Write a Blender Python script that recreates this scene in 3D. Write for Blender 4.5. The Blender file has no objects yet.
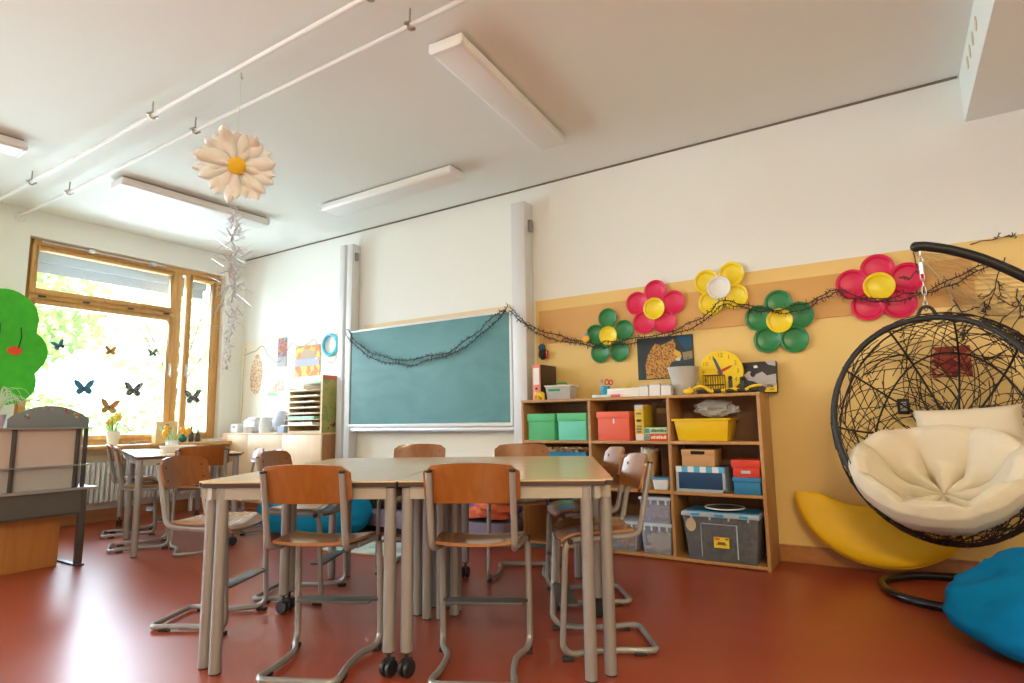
import bpy, bmesh, math, random
from mathutils import Vector, Matrix, noise
R = math.radians
PI = math.pi
random.seed(7)
scene = bpy.context.scene
COL = scene.collection

# ------------------------------------------------------------------ materials
_M = {}
def lin(c):
    return tuple((v / 12.92 if v <= 0.04045 else ((v + 0.055) / 1.055) ** 2.4) for v in c)
def rgb(r, g, b):
    return lin((r / 255, g / 255, b / 255))
def mat(name, col, rough=0.5, metal=0.0, var=0.06, scale=6.0, bump=0.0, bscale=60.0, spec=0.5, trans=0.0, alpha=1.0, coat=0.0, emit=None, estr=0.0, sheen=0.0, sss=0.0):
    if name in _M: return _M[name]
    m = bpy.data.materials.new(name); m.use_nodes = True
    nt = m.node_tree; b = nt.nodes['Principled BSDF']
    tc = nt.nodes.new('ShaderNodeTexCoord')
    if var > 0:
        n = nt.nodes.new('ShaderNodeTexNoise'); n.inputs['Scale'].default_value = scale; n.inputs['Detail'].default_value = 4
        nt.links.new(tc.outputs['Object'], n.inputs['Vector'])
        mx = nt.nodes.new('ShaderNodeMixRGB')
        mx.inputs[1].default_value = tuple(max(0, c * (1 - var)) for c in col) + (1,)
        mx.inputs[2].default_value = tuple(min(1, c * (1 + var)) for c in col) + (1,)
        nt.links.new(n.outputs['Fac'], mx.inputs[0]); nt.links.new(mx.outputs[0], b.inputs['Base Color'])
    else:
        b.inputs['Base Color'].default_value = (*col, 1)
    b.inputs['Roughness'].default_value = rough; b.inputs['Metallic'].default_value = metal
    b.inputs['Specular IOR Level'].default_value = spec
    if trans: b.inputs['Transmission Weight'].default_value = trans
    if alpha < 1: b.inputs['Alpha'].default_value = alpha
    if coat: b.inputs['Coat Weight'].default_value = coat; b.inputs['Coat Roughness'].default_value = 0.12
    if sheen: b.inputs['Sheen Weight'].default_value = sheen
    if sss:
        b.inputs['Subsurface Weight'].default_value = sss; b.inputs['Subsurface Radius'].default_value = (0.05, 0.05, 0.05)
    if emit:
        b.inputs['Emission Color'].default_value = (*emit, 1); b.inputs['Emission Strength'].default_value = estr
    if bump > 0:
        n2 = nt.nodes.new('ShaderNodeTexNoise'); n2.inputs['Scale'].default_value = bscale; n2.inputs['Detail'].default_value = 5
        nt.links.new(tc.outputs['Object'], n2.inputs['Vector'])
        bp = nt.nodes.new('ShaderNodeBump'); bp.inputs['Strength'].default_value = bump; bp.inputs['Distance'].default_value = 0.01
        nt.links.new(n2.outputs['Fac'], bp.inputs['Height']); nt.links.new(bp.outputs[0], b.inputs['Normal'])
    _M[name] = m
    return m
def wood(name, c1, c2, rough=0.4, grain=(1.5, 1.5, 14.0), coat=0.0, scale=5.0):
    if name in _M: return _M[name]
    m = bpy.data.materials.new(name); m.use_nodes = True
    nt = m.node_tree; b = nt.nodes['Principled BSDF']
    tc = nt.nodes.new('ShaderNodeTexCoord'); mp = nt.nodes.new('ShaderNodeMapping'); mp.inputs['Scale'].default_value = grain
    n = nt.nodes.new('ShaderNodeTexNoise'); n.inputs['Scale'].default_value = scale; n.inputs['Detail'].default_value = 6; n.inputs['Distortion'].default_value = 0.6
    cr = nt.nodes.new('ShaderNodeValToRGB'); cr.color_ramp.elements[0].position = 0.3; cr.color_ramp.elements[1].position = 0.72
    cr.color_ramp.elements[0].color = (*c1, 1); cr.color_ramp.elements[1].color = (*c2, 1)
    nt.links.new(tc.outputs['Object'], mp.inputs[0]); nt.links.new(mp.outputs[0], n.inputs['Vector'])
    nt.links.new(n.outputs['Fac'], cr.inputs[0]); nt.links.new(cr.outputs[0], b.inputs['Base Color'])
    b.inputs['Roughness'].default_value = rough
    if coat: b.inputs['Coat Weight'].default_value = coat; b.inputs['Coat Roughness'].default_value = 0.1
    _M[name] = m
    return m
def patches(name, cols, scale=20.0, rough=0.6, kind='noise', stops=None):
    """several colours in blotches, for printed paper and patterned fabric"""
    if name in _M: return _M[name]
    m = bpy.data.materials.new(name); m.use_nodes = True
    nt = m.node_tree; b = nt.nodes['Principled BSDF']
    tc = nt.nodes.new('ShaderNodeTexCoord')
    cr = nt.nodes.new('ShaderNodeValToRGB'); cr.color_ramp.interpolation = 'CONSTANT'
    while len(cr.color_ramp.elements) < len(cols): cr.color_ramp.elements.new(0.5)
    for i, c in enumerate(cols):
        e = cr.color_ramp.elements[i]; e.position = stops[i] if stops else (0.0 if i == 0 else 0.32 + 0.36 * (i - 1) / max(1, len(cols) - 2)); e.color = (*c, 1)
    if kind == 'noise':
        n = nt.nodes.new('ShaderNodeTexNoise'); n.inputs['Scale'].default_value = scale; n.inputs['Detail'].default_value = 3
        out = n.outputs['Fac']
    elif kind == 'cells':
        n = nt.nodes.new('ShaderNodeTexVoronoi'); n.inputs['Scale'].default_value = scale
        sp = nt.nodes.new('ShaderNodeSeparateColor'); nt.links.new(n.outputs['Color'], sp.inputs[0]); out = sp.outputs[0]
    else:
        n = nt.nodes.new('ShaderNodeTexVoronoi'); n.inputs['Scale'].default_value = scale; out = n.outputs['Distance']
    nt.links.new(tc.outputs['Object'], n.inputs['Vector'])
    nt.links.new(out, cr.inputs[0]); nt.links.new(cr.outputs[0], b.inputs['Base Color'])
    b.inputs['Roughness'].default_value = rough
    _M[name] = m
    return m
def glassy(name, tint=(1, 1, 1), clear=0.9, rough=0.03):
    if name in _M: return _M[name]
    m = bpy.data.materials.new(name); m.use_nodes = True
    nt = m.node_tree; nt.nodes.clear()
    o = nt.nodes.new('ShaderNodeOutputMaterial'); t = nt.nodes.new('ShaderNodeBsdfTransparent'); t.inputs[0].default_value = (*tint, 1)
    g = nt.nodes.new('ShaderNodeBsdfPrincipled'); g.inputs['Base Color'].default_value = (*tint, 1); g.inputs['Roughness'].default_value = rough
    lw = nt.nodes.new('ShaderNodeFresnel'); lw.inputs[0].default_value = 1.3
    ad = nt.nodes.new('ShaderNodeMath'); ad.operation = 'ADD'; ad.use_clamp = True; ad.inputs[1].default_value = 1 - clear
    mx = nt.nodes.new('ShaderNodeMixShader')
    nt.links.new(lw.outputs[0], ad.inputs[0]); nt.links.new(ad.outputs[0], mx.inputs[0])
    nt.links.new(t.outputs[0], mx.inputs[1]); nt.links.new(g.outputs[0], mx.inputs[2]); nt.links.new(mx.outputs[0], o.inputs[0])
    _M[name] = m
    return m

WHITE = mat('wall_white_paint', (0.84, 0.845, 0.80), 0.75, var=0.02, scale=1.2, bump=0.05, bscale=40)
CEIL = mat('ceiling_paint', (0.83, 0.855, 0.81), 0.8, var=0.015, scale=0.7)
CREAM = mat('cream_paint', (0.86, 0.80, 0.66), 0.5, var=0.03, scale=1.5)
YELLOW_WALL = mat('yellow_oil_paint', (0.80, 0.55, 0.185), 0.42, var=0.05, scale=1.3, bump=0.04, bscale=25)
TAN = mat('tan_pin_board', (0.68, 0.37, 0.115), 0.6, var=0.05, scale=3)
STEEL = mat('grey_powder_coat', (0.30, 0.285, 0.27), 0.34, 0.35, var=0.03)
DARKSTEEL = mat('anthracite_metal', (0.075, 0.072, 0.07), 0.4, 0.3, var=0.05)
ALU = mat('anodised_aluminium', (0.68, 0.68, 0.70), 0.35, 0.55, var=0.02)
BLACK = mat('black_plastic', (0.015, 0.015, 0.016), 0.4, var=0.0)
BLACKGLOSS = mat('black_lacquered_steel', (0.010, 0.009, 0.009), 0.22, 0.2, var=0.0)
WHITEP = mat('white_plastic', (0.85, 0.85, 0.85), 0.35, var=0.01)
BEECH = wood('beech_plywood', (0.245, 0.078, 0.012), (0.315, 0.108, 0.020), 0.3, (9, 9, 0.6), coat=0.3, scale=4)
BEECHSEAT = wood('beech_seat', (0.29, 0.125, 0.042), (0.37, 0.17, 0.06), 0.25, (9, 0.7, 9), coat=0.35, scale=4)
LAMINATE = wood('table_laminate', (0.64, 0.45, 0.255), (0.70, 0.51, 0.30), 0.2, (1.2, 12, 12), scale=4)
EDGE = mat('dark_edge_band', (0.05, 0.03, 0.022), 0.4, var=0.0)
SHELFW = wood('shelf_beech', (0.43, 0.21, 0.07), (0.51, 0.27, 0.10), 0.42, (8, 8, 0.7), scale=3)
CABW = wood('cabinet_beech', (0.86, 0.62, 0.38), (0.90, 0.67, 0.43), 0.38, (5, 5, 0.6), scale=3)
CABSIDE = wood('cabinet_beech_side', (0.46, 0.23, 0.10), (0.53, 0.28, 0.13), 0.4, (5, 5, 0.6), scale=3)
WINW = wood('window_pine', (0.60, 0.31, 0.085), (0.70, 0.39, 0.13), 0.35, (6, 6, 0.8), coat=0.2, scale=4)
SKIRT = wood('skirting_wood', (0.42, 0.17, 0.06), (0.50, 0.22, 0.08), 0.4, (6, 1, 6), scale=3)
GLASS = glassy('window_glass', (0.98, 0.99, 0.99), 0.97)

def floor_mat():
    m = bpy.data.materials.new('red_linoleum'); m.use_nodes = True
    nt = m.node_tree; b = nt.nodes['Principled BSDF']; tc = nt.nodes.new('ShaderNodeTexCoord')
    n = nt.nodes.new('ShaderNodeTexNoise'); n.inputs['Scale'].default_value = 1.7; n.inputs['Detail'].default_value = 3; n.inputs['Roughness'].default_value = 0.6; n.inputs['Distortion'].default_value = 0.0
    mp = nt.nodes.new('ShaderNodeMapping'); mp.inputs['Scale'].default_value = (1.0, 2.4, 1)
    cr = nt.nodes.new('ShaderNodeValToRGB'); cr.color_ramp.elements[0].position = 0.25; cr.color_ramp.elements[1].position = 0.8
    cr.color_ramp.elements[0].color = (0.300, 0.048, 0.018, 1); cr.color_ramp.elements[1].color = (0.345, 0.060, 0.025, 1)
    nt.links.new(tc.outputs['Object'], mp.inputs[0]); nt.links.new(mp.outputs[0], n.inputs['Vector']); nt.links.new(n.outputs['Fac'], cr.inputs[0]); nt.links.new(cr.outputs[0], b.inputs['Base Color'])
    n2 = nt.nodes.new('ShaderNodeTexNoise'); n2.inputs['Scale'].default_value = 1.5; n2.inputs['Detail'].default_value = 2
    mr = nt.nodes.new('ShaderNodeMapRange'); mr.inputs[3].default_value = 0.30; mr.inputs[4].default_value = 0.34
    nt.links.new(tc.outputs['Object'], n2.inputs['Vector']); nt.links.new(n2.outputs['Fac'], mr.inputs[0]); nt.links.new(mr.outputs[0], b.inputs['Roughness'])
    b.inputs['Specular IOR Level'].default_value = 0.62
    return m
FLOOR = floor_mat()

# ------------------------------------------------------------------ mesh builder
def bez(p0, p1, p2, n):
    return [p0 * (1 - t) ** 2 + p1 * 2 * t * (1 - t) + p2 * t * t for t in [i / n for i in range(n + 1)]]
def fillet(pts, r, n=5, closed=False):
    P = [Vector(p) for p in pts]; out = []
    N = len(P)
    for i, p in enumerate(P):
        if not closed and i in (0, N - 1): out.append(p); continue
        a, c = P[i - 1], P[(i + 1) % N]
        d1 = min(r, (a - p).length * 0.48); d2 = min(r, (c - p).length * 0.48)
        out += bez(p + (a - p).normalized() * d1, p, p + (c - p).normalized() * d2, n)
    return out
def spline(pts, n=6, closed=False):
    P = [Vector(p) for p in pts]; out = []; N = len(P)
    for i in range(N if closed else N - 1):
        g = (lambda k: P[k % N]) if closed else (lambda k: P[max(0, min(N - 1, k))])
        a, b, c, d = g(i - 1), g(i), g(i + 1), g(i + 2)
        for k in range(n):
            t = k / n
            out.append(0.5 * ((2 * b) + (c - a) * t + (2 * a - 5 * b + 4 * c - d) * t * t + (3 * b - a - 3 * c + d) * t ** 3))
    if not closed: out.append(P[-1])
    return out
class MB:
    def __init__(self): self.v = []; self.f = []; self.fm = []; self.m = 0
    def face(self, idx): self.f.append(tuple(idx)); self.fm.append(self.m)
    def box(self, x0, x1, y0, y1, z0, z1, T=None):
        b = len(self.v)
        for z in (z0, z1):
            for x, y in ((x0, y0), (x1, y0), (x1, y1), (x0, y1)):
                p = Vector((x, y, z)); self.v.append(T @ p if T else p)
        for q in ((0, 3, 2, 1), (4, 5, 6, 7), (0, 1, 5, 4), (1, 2, 6, 5), (2, 3, 7, 6), (3, 0, 4, 7)): self.face([b + i for i in q])
        return self
    def cbox(self, c, s, T=None):
        return self.box(c[0] - s[0] / 2, c[0] + s[0] / 2, c[1] - s[1] / 2, c[1] + s[1] / 2, c[2] - s[2] / 2, c[2] + s[2] / 2, T)
    def frustum(self, c, s0, s1, h, T=None):
        b = len(self.v)
        for s, z in ((s0, c[2]), (s1, c[2] + h)):
            for sx, sy in ((-1, -1), (1, -1), (1, 1), (-1, 1)):
                p = Vector((c[0] + sx * s[0] / 2, c[1] + sy * s[1] / 2, z)); self.v.append(T @ p if T else p)
        for q in ((0, 3, 2, 1), (4, 5, 6, 7), (0, 1, 5, 4), (1, 2, 6, 5), (2, 3, 7, 6), (3, 0, 4, 7)): self.face([b + i for i in q])
        return self
    def tray(self, c, s0, s1, h, t=0.006, T=None):
        """open box: walls and bottom, flaring from s0 to s1"""
        b = len(self.v)
        rings = [(s0, 0), (s1, h), ((s1[0] - 2 * t, s1[1] - 2 * t), h), ((s0[0] - 2 * t, s0[1] - 2 * t), t)]
        for s, z in rings:
            for sx, sy in ((-1, -1), (1, -1), (1, 1), (-1, 1)):
                p = Vector((c[0] + sx * s[0] / 2, c[1] + sy * s[1] / 2, c[2] + z)); self.v.append(T @ p if T else p)
        self.face([b + i for i in (3, 2, 1, 0)]); self.face([b + i for i in (12, 13, 14, 15)])
        for k in range(3):
            for i in range(4):
                j = (i + 1) % 4
                self.face((b + 4 * k + i, b + 4 * k + j, b + 4 * k + 4 + j, b + 4 * k + 4 + i))
        return self
    def tube(self, pts, r, seg=8, closed=False, cap=True, r1=None):
        P = [Vector(p) for p in pts]; N = len(P); b = len(self.v); up = None
        for i, p in enumerate(P):
            if closed: t = P[(i + 1) % N] - P[i - 1]
            else: t = P[min(N - 1, i + 1)] - P[max(0, i - 1)]
            if t.length < 1e-9: t = Vector((0, 0, 1))
            t.normalize()
            if up is None:
                up = Vector((0, 0, 1)) if abs(t.z) < 0.9 else Vector((1, 0, 0))
            x = up - t * up.dot(t)
            if x.length < 1e-6: x = t.orthogonal()
            x.normalize(); y = t.cross(x); up = x
            rr = r if r1 is None else r + (r1 - r) * i / max(1, N - 1)
            for k in range(seg):
                a = 2 * PI * k / seg; self.v.append(p + x * math.cos(a) * rr + y * math.sin(a) * rr)
        for i in range(N if closed else N - 1):
            j = (i + 1) % N
            for k in range(seg):
                l = (k + 1) % seg
                self.face((b + i * seg + k, b + i * seg + l, b + j * seg + l, b + j * seg + k))
        if cap and not closed:
            self.face([b + k for k in range(seg)][::-1]); self.face([b + (N - 1) * seg + k for k in range(seg)])
        return self
    def cyl(self, p0, p1, r, seg=16, r1=None): return self.tube([p0, p1], r, seg, r1=r1)
    def lathe(self, prof, seg=24, T=None, caps=True):
        b = len(self.v); n = len(prof)
        for rr, z in prof:
            for k in range(seg):
                a = 2 * PI * k / seg; p = Vector((rr * math.cos(a), rr * math.sin(a), z)); self.v.append(T @ p if T else p)
        for i in range(n - 1):
            for k in range(seg):
                l = (k + 1) % seg; self.face((b + i * seg + k, b + i * seg + l, b + (i + 1) * seg + l, b + (i + 1) * seg + k))
        if caps:
            self.face([b + k for k in range(seg)][::-1]); self.face([b + (n - 1) * seg + k for k in range(seg)])
        return self
    def prism(self, poly, z0, z1, T=None):
        b = len(self.v); n = len(poly)
        for z in (z0, z1):
            for x, y in poly:
                p = Vector((x, y, z)); self.v.append(T @ p if T else p)
        self.face([b + i for i in range(n)][::-1]); self.face([b + n + i for i in range(n)])
        for i in range(n):
            j = (i + 1) % n; self.face((b + i, b + j, b + n + j, b + n + i))
        return self
    def grid(self, nu, nv, fn, closed_u=False, flip=False):
        b = len(self.v)
        for j in range(nv):
            for i in range(nu): self.v.append(Vector(fn(i / (nu if closed_u else nu - 1), j / (nv - 1))))
        for j in range(nv - 1):
            for i in range(nu if closed_u else nu - 1):
                k = (i + 1) % nu
                q = (b + j * nu + i, b + j * nu + k, b + (j + 1) * nu + k, b + (j + 1) * nu + i)
                self.face(q[::-1] if flip else q)
        return self
    def shell(self, nu, nv, fn, t):
        """two-sided sheet: fn(u,v) -> (point, normal)"""
        top = [[None] * nu for _ in range(nv)]; bot = [[None] * nu for _ in range(nv)]
        for j in range(nv):
            for i in range(nu):
                p, n = fn(i / (nu - 1), j / (nv - 1)); p = Vector(p); n = Vector(n).normalized()
                top[j][i] = len(self.v); self.v.append(p + n * t / 2); bot[j][i] = len(self.v); self.v.append(p - n * t / 2)
        for j in range(nv - 1):
            for i in range(nu - 1):
                self.face((top[j][i], top[j][i + 1], top[j + 1][i + 1], top[j + 1][i]))
                self.face((bot[j][i], bot[j + 1][i], bot[j + 1][i + 1], bot[j][i + 1]))
        rim = [(0, i) for i in range(nu)] + [(j, nu - 1) for j in range(1, nv)] + [(nv - 1, i) for i in range(nu - 2, -1, -1)] + [(j, 0) for j in range(nv - 2, 0, -1)]
        for k in range(len(rim)):
            a, c = rim[k], rim[(k + 1) % len(rim)]
            self.face((top[a[0]][a[1]], bot[a[0]][a[1]], bot[c[0]][c[1]], top[c[0]][c[1]]))
        return self
    def ball(self, c, r, nu=16, nv=10, fn=None):
        c = Vector(c); rx, ry, rz = (r, r, r) if isinstance(r, (int, float)) else r
        def g(u, v):
            a = 2 * PI * u; e = -PI / 2 + PI * v
            d = Vector((math.cos(e) * math.cos(a), math.cos(e) * math.sin(a), math.sin(e)))
            k = fn(d) if fn else 1.0
            return c + Vector((d.x * rx, d.y * ry, d.z * rz)) * k
        return self.grid(nu, nv, g, closed_u=True)
    def build(self, name, mats, parent=None, smooth=True, bevel=0.0, loc=None, rot=None, angle=35):
        me = bpy.data.meshes.new(name)
        me.from_pydata([tuple(p) for p in self.v], [], self.f)
        if not isinstance(mats, (list, tuple)): mats = [mats]
        for m in mats: me.materials.append(m)
        me.polygons.foreach_set('material_index', self.fm)
        bm = bmesh.new(); bm.from_mesh(me)
        bmesh.ops.remove_doubles(bm, verts=bm.verts, dist=1e-5)
        bmesh.ops.recalc_face_normals(bm, faces=bm.faces)
        if bevel > 0:
            es = [e for e in bm.edges if len(e.link_faces) == 2 and e.calc_face_angle(0) > R(40)]
            try: bmesh.ops.bevel(bm, geom=es, offset=bevel, segments=2, affect='EDGES', profile=0.5, clamp_overlap=True)
            except Exception: pass
        for f in bm.faces: f.smooth = smooth
        for e in bm.edges:
            if len(e.link_faces) == 2 and e.calc_face_angle(0) > R(angle): e.smooth = False
        bm.to_mesh(me); bm.free()
        o = bpy.data.objects.new(name, me); COL.objects.link(o)
        if parent: o.parent = parent
        if loc: o.location = loc
        if rot: o.rotation_euler = rot
        return o
def tag(o, label=None, cat=None, group=None, kind=None):
    if label: o['label'] = label
    if cat: o['category'] = cat
    if group: o['group'] = group
    if kind: o['kind'] = kind
    return o
def thing(name, label, cat, loc=(0, 0, 0), rz=0.0, group=None, rot=None):
    o = bpy.data.objects.new(name, None); COL.objects.link(o); o.empty_display_size = 0.1
    o.location = loc; o.rotation_euler = rot if rot else (0, 0, rz)
    return tag(o, label, cat, group)
def struct(o): o['kind'] = 'structure'; return o
def dup(root, loc, rz, label=None, group=None):
    r = root.copy(); COL.objects.link(r); r.location = loc; r.rotation_euler = (0, 0, rz)
    if label: r['label'] = label
    if group: r['group'] = group
    for ch in root.children:
        c = ch.copy(); COL.objects.link(c); c.parent = r
        for g in ch.children:
            d = g.copy(); COL.objects.link(d); d.parent = c
    return r
def text(s, size, mt, parent, M, name='numeral', ext=0.0008):
    cu = bpy.data.curves.new(name, 'FONT'); cu.body = s; cu.size = size; cu.align_x = 'CENTER'; cu.align_y = 'CENTER'; cu.extrude = ext
    t = bpy.data.objects.new(name, cu); COL.objects.link(t)
    me = bpy.data.meshes.new_from_object(t.evaluated_get(bpy.context.evaluated_depsgraph_get()))
    bpy.data.objects.remove(t); bpy.data.curves.remove(cu)
    me.transform(M); me.materials.clear(); me.materials.append(mt)
    o = bpy.data.objects.new(name, me); COL.objects.link(o)
    if parent: o.parent = parent
    return o
# faces a viewer looking along +Y: local (x, y) of a flat design -> world (x, z)
UPY = Matrix.Rotation(R(90), 4, 'X')
def at(x, y, z, M=UPY): return Matrix.Translation((x, y, z)) @ M
# faces a viewer looking along -X (things on the window wall): local x -> +Y
UPX = Matrix.Rotation(R(90), 4, 'Z') @ Matrix.Rotation(R(90), 4, 'X')

# ------------------------------------------------------------------ the room
WX, WY, CZ = -7.214, 4.66, 3.205       # window wall, board wall, ceiling
XR, YB = 2.6, -3.4
struct(MB().box(WX - .4, XR + .2, YB - .2, WY + .2, -.12, 0).build('floor', FLOOR, smooth=False))
struct(MB().box(WX - .4, XR + .2, YB - .2, WY + .2, CZ, CZ + .15).build('ceiling', CEIL, smooth=False))
DIV, BAND = -2.70, 2.09
wb = MB(); wb.m = 0; wb.box(WX - .4, XR + .2, WY, WY + .2, BAND, CZ)
wb.m = 1; wb.box(WX - .4, DIV, WY, WY + .2, 0, BAND)
wb.m = 2; wb.box(DIV, XR + .2, WY, WY + .2, 0, BAND)
struct(wb.build('wall_back', [WHITE, CREAM, YELLOW_WALL], smooth=False))
struct(MB().box(XR, XR + .2, YB, WY, 0, CZ).build('wall_right', CREAM, smooth=False))
struct(MB().box(WX, XR, YB - .2, YB, 0, CZ).build('wall_front', WHITE, smooth=False))
# window wall: piers, parapet and lintel around three openings (one in the picture)
OPEN = [(2.285, 4.385), (-.35, 1.75), (-2.95, -.85)]
Z0, Z1 = .80, 2.935
wl = MB()
wl.box(WX - .34, WX, YB, WY, 0, Z0); wl.box(WX - .34, WX, YB, WY, Z1, CZ)
ys = [YB] + [v for o in sorted(OPEN) for v in o] + [WY]
for a, b in zip(ys[0::2], ys[1::2]): wl.box(WX - .34, WX, a, b, Z0, Z1)
struct(wl.build('wall_left', WHITE, smooth=False))
# skirting and a dark strip painting in the joint shadow under the ceiling
struct(MB().box(-.75, XR, WY - .02, WY, 0, .10).box(-.75, XR, WY - .028, WY, .10, .115).build('baseboard_back', SKIRT, bevel=.003))
struct(MB().box(-7.21, -2.66, WY - .02, WY, 0, .10).build('baseboard_back', SKIRT, bevel=.003))
struct(MB().box(WX, WX + .02, YB, WY - .03, 0, .13).build('baseboard_left', SKIRT, bevel=.003))
struct(MB().box(WX, .54, WY - .012, WY, CZ - .014, CZ - .002).build('ceiling_joint_shadow', mat('joint_shadow_strip', (.20, .16, .13), .8), smooth=False))
# boxed-in duct along the right of the ceiling
sf = MB().box(.55, XR, -.6, WY, 2.88, CZ)
duct = struct(sf.build('trim_2', [CEIL], bevel=.004))
for yy in (3.82, 3.97, 4.11, 4.24):
    MB().lathe([(.001, 0), (.040, .0), (.043, .004), (.001, .006)], 20, Matrix.Translation((.5500, yy, 3.075)) @ Matrix.Rotation(R(-90), 4, 'Y') @ Matrix.Scale(.62, 4, (0, 1, 0))).build('vent_hole', mat('vent_beige', (.74, .60, .38), .6), duct)

# ------------------------------------------------------------------ windows
def make_window(name, y0, y1):
    X = -7.30; root = bpy.data.objects.new(name, None); COL.objects.link(root); root['kind'] = 'structure'
    h = lambda a, b, c, d, e=.08: MB().box(X - e, X, a, b, c, d)
    k = (y1 - y0) / 2.10; Y = lambda v: y0 + (v - 2.285) * k
    fr = MB()
    fr.box(X - .08, X, Y(2.285), Y(2.345), .80, 2.935).box(X - .08, X, Y(4.325), Y(4.385), .80, 2.935)
    fr.box(X - .08, X, Y(2.345), Y(4.325), .80, .86).box(X - .08, X, Y(2.345), Y(4.325), 2.87, 2.935)
    fr.box(X - .08, X, Y(3.81), Y(3.88), .86, 2.87)                       # mullion
    fr.box(X - .08, X, Y(2.345), Y(3.81), 2.31, 2.37)                     # transom
    struct_frame = fr.build('window_frame', WINW, root, bevel=.004)
    def sash(a, b, c, d, w=.06, nm='sash'):
        s = MB().box(X - .06, X + .02, a, a + w, c, d).box(X - .06, X + .02, b - w, b, c, d).box(X - .06, X + .02, a + w, b - w, c, c + w).box(X - .06, X + .02, a + w, b - w, d - w, d)
        o = s.build(nm, WINW, root, bevel=.004)
        MB().box(X - .025, X - .021, a + w, b - w, c + w, d - w).build('pane', GLASS, o, smooth=False)
        return o
    sash(Y(2.335), Y(3.80), 2.365, 2.875, .055)
    s2 = sash(Y(2.335), Y(3.80), .85, 2.315, .06)
    s3 = sash(Y(3.93), Y(4.335), .85, 2.875, .065)
    MB().box(X - .025, X - .021, Y(3.88), Y(3.93), .86, 2.87).build('pane', GLASS, struct_frame, smooth=False)
    for s, yy in ((s2, Y(3.77)), (s3, Y(3.965))):
        MB().box(X + .02, X + .03, yy - .014, yy + .014, 1.60, 1.74).cyl((X + .03, yy, 1.70), (X + .055, yy, 1.70), .008, 8).tube([(X + .055, yy, 1.705), (X + .055, yy, 1.58)], .009, 8).build('handle', ALU, s)
    rod = MB().cyl((X + .045, Y(2.40), 2.905), (X + .045, Y(3.65), 2.905), .008, 8)
    for yy in (2.85, 3.50): rod.box(X + .0, X + .06, Y(yy) - .03, Y(yy) + .03, 2.885, 2.925)
    rod.build('opener_rod', ALU, root)
    hg = MB()
    for yy in (2.45, 2.85, 3.30, 3.70): hg.box(X + .0, X + .03, Y(yy) - .03, Y(yy) + .03, 2.332, 2.347)
    hg.build('hinge', DARKSTEEL, root)
    return root
for i, (a, b) in enumerate(OPEN): make_window('window_%d' % (i + 1), a, b)
struct(MB().box(-7.30, -6.94, 2.25, 4.62, .765, .805).build('trim_3', WINW, bevel=.006))
struct(MB().box(-7.30, -6.94, -3.0, 1.8, .765, .805).build('trim_4', WINW, bevel=.006))
struct(MB().box(WX, WX + .02, 2.25, 4.2, .64, .765).build('trim_5', mat('beige_parapet_board', (.74, .62, .42), .6), smooth=False))

# ------------------------------------------------------------------ outdoors
OUT = mat('lawn_green', (.20, .33, .08), .9, var=.4, scale=2)
struct(MB().box(-60, -7.7, -25, 40, -.6, -.5).build('ground_outside', OUT, smooth=False))
LEAFS = [mat('leaf_light', (.36, .50, .16), .6, var=.3, scale=1, trans=0), mat('leaf_mid', (.28, .44, .14), .6, var=.3, scale=1), mat('leaf_pale', (.50, .58, .32), .6, var=.3, scale=1)]
BARK = mat('bark', (.16, .11, .07), .9, var=.3, scale=8)
def tree(name, label, cat, x, y, zc, r, n, mi, leaf=.16, trunk=.12):
    t = thing(name, label, cat, (x, y, -.5), 0, None)
    rnd = random.Random(int(x * 91 + y * 13)); m = MB()
    for _ in range(n):
        d = Vector((rnd.gauss(0, 1), rnd.gauss(0, 1), rnd.gauss(0, 1))).normalized()
        p = Vector((d.x * r[0], d.y * r[1], d.z * r[2])) * (rnd.random() ** .4) * (1 + .25 * noise.noise(d * 2.3)) + Vector((0, 0, zc + .5))
        a = Vector((rnd.gauss(0, 1), rnd.gauss(0, 1), rnd.gauss(0, 1))).normalized(); b = a.orthogonal().normalized(); s = leaf * rnd.uniform(.6, 1.3)
        k = len(m.v); m.v += [p - a * s, p - b * s * .45, p + a * s, p + b * s * .45]; m.face((k, k + 1, k + 2, k + 3))
    m.build('foliage', LEAFS[mi], t, smooth=False)
    if trunk:
        tr = MB().tube([(0, 0, 0), (.1, .05, zc * .5), (0, 0, zc + .5)], trunk, 8, r1=trunk * .5)
        for k in range(5):
            a = 2 * PI * k / 5; tr.tube([(0, 0, zc * .6 + .3), (math.cos(a) * r[0] * .6, math.sin(a) * r[1] * .6, zc + .5 + r[2] * .3)], trunk * .35, 6, r1=.02)
        tr.build('trunk', BARK, t)
    return t
tree('bush', 'low bright shrub outside, behind the two butterflies left in the window', 'bush', -11.4, 3.0, .9, (1.0, 1.7, .8), 2200, 0, .10, .05)
tree('bush', 'pale shrub outside in the middle of the big pane', 'bush', -12.6, 6.5, .8, (1.0, 1.5, .8), 1700, 2, .10, .05)
tree('bush', 'shrub outside seen through the narrow right casement', 'bush', -12.9, 9.8, .9, (.9, 1.2, 1.0), 900, 2, .10, .05)
tree('tree', 'green tree outside whose crown fills the upper left of the window', 'tree', -14.5, 4.4, 3.4, (1.6, 1.7, 1.2), 1500, 0, .15)
tree('tree', 'pale tree outside farther right in the window', 'tree', -18.5, 9.8, 3.6, (2.0, 2.2, 2.0), 700, 2, .2)
bl = thing('roller_blind', 'grey rolled up outdoor blind across the top of the window', 'blind', (-7.62, 3.32, 2.74))
MB().box(-.05, .05, -1.02, 1.02, .03, .16).build('blind_box', mat('blind_grey', (.17, .19, .21), .5), bl, bevel=.006)
MB().box(-.01, .01, -1.0, 1.0, -.08, .03).build('slat_curtain', mat('blind_grey', (.17, .19, .21), .5), bl, smooth=False)

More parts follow.
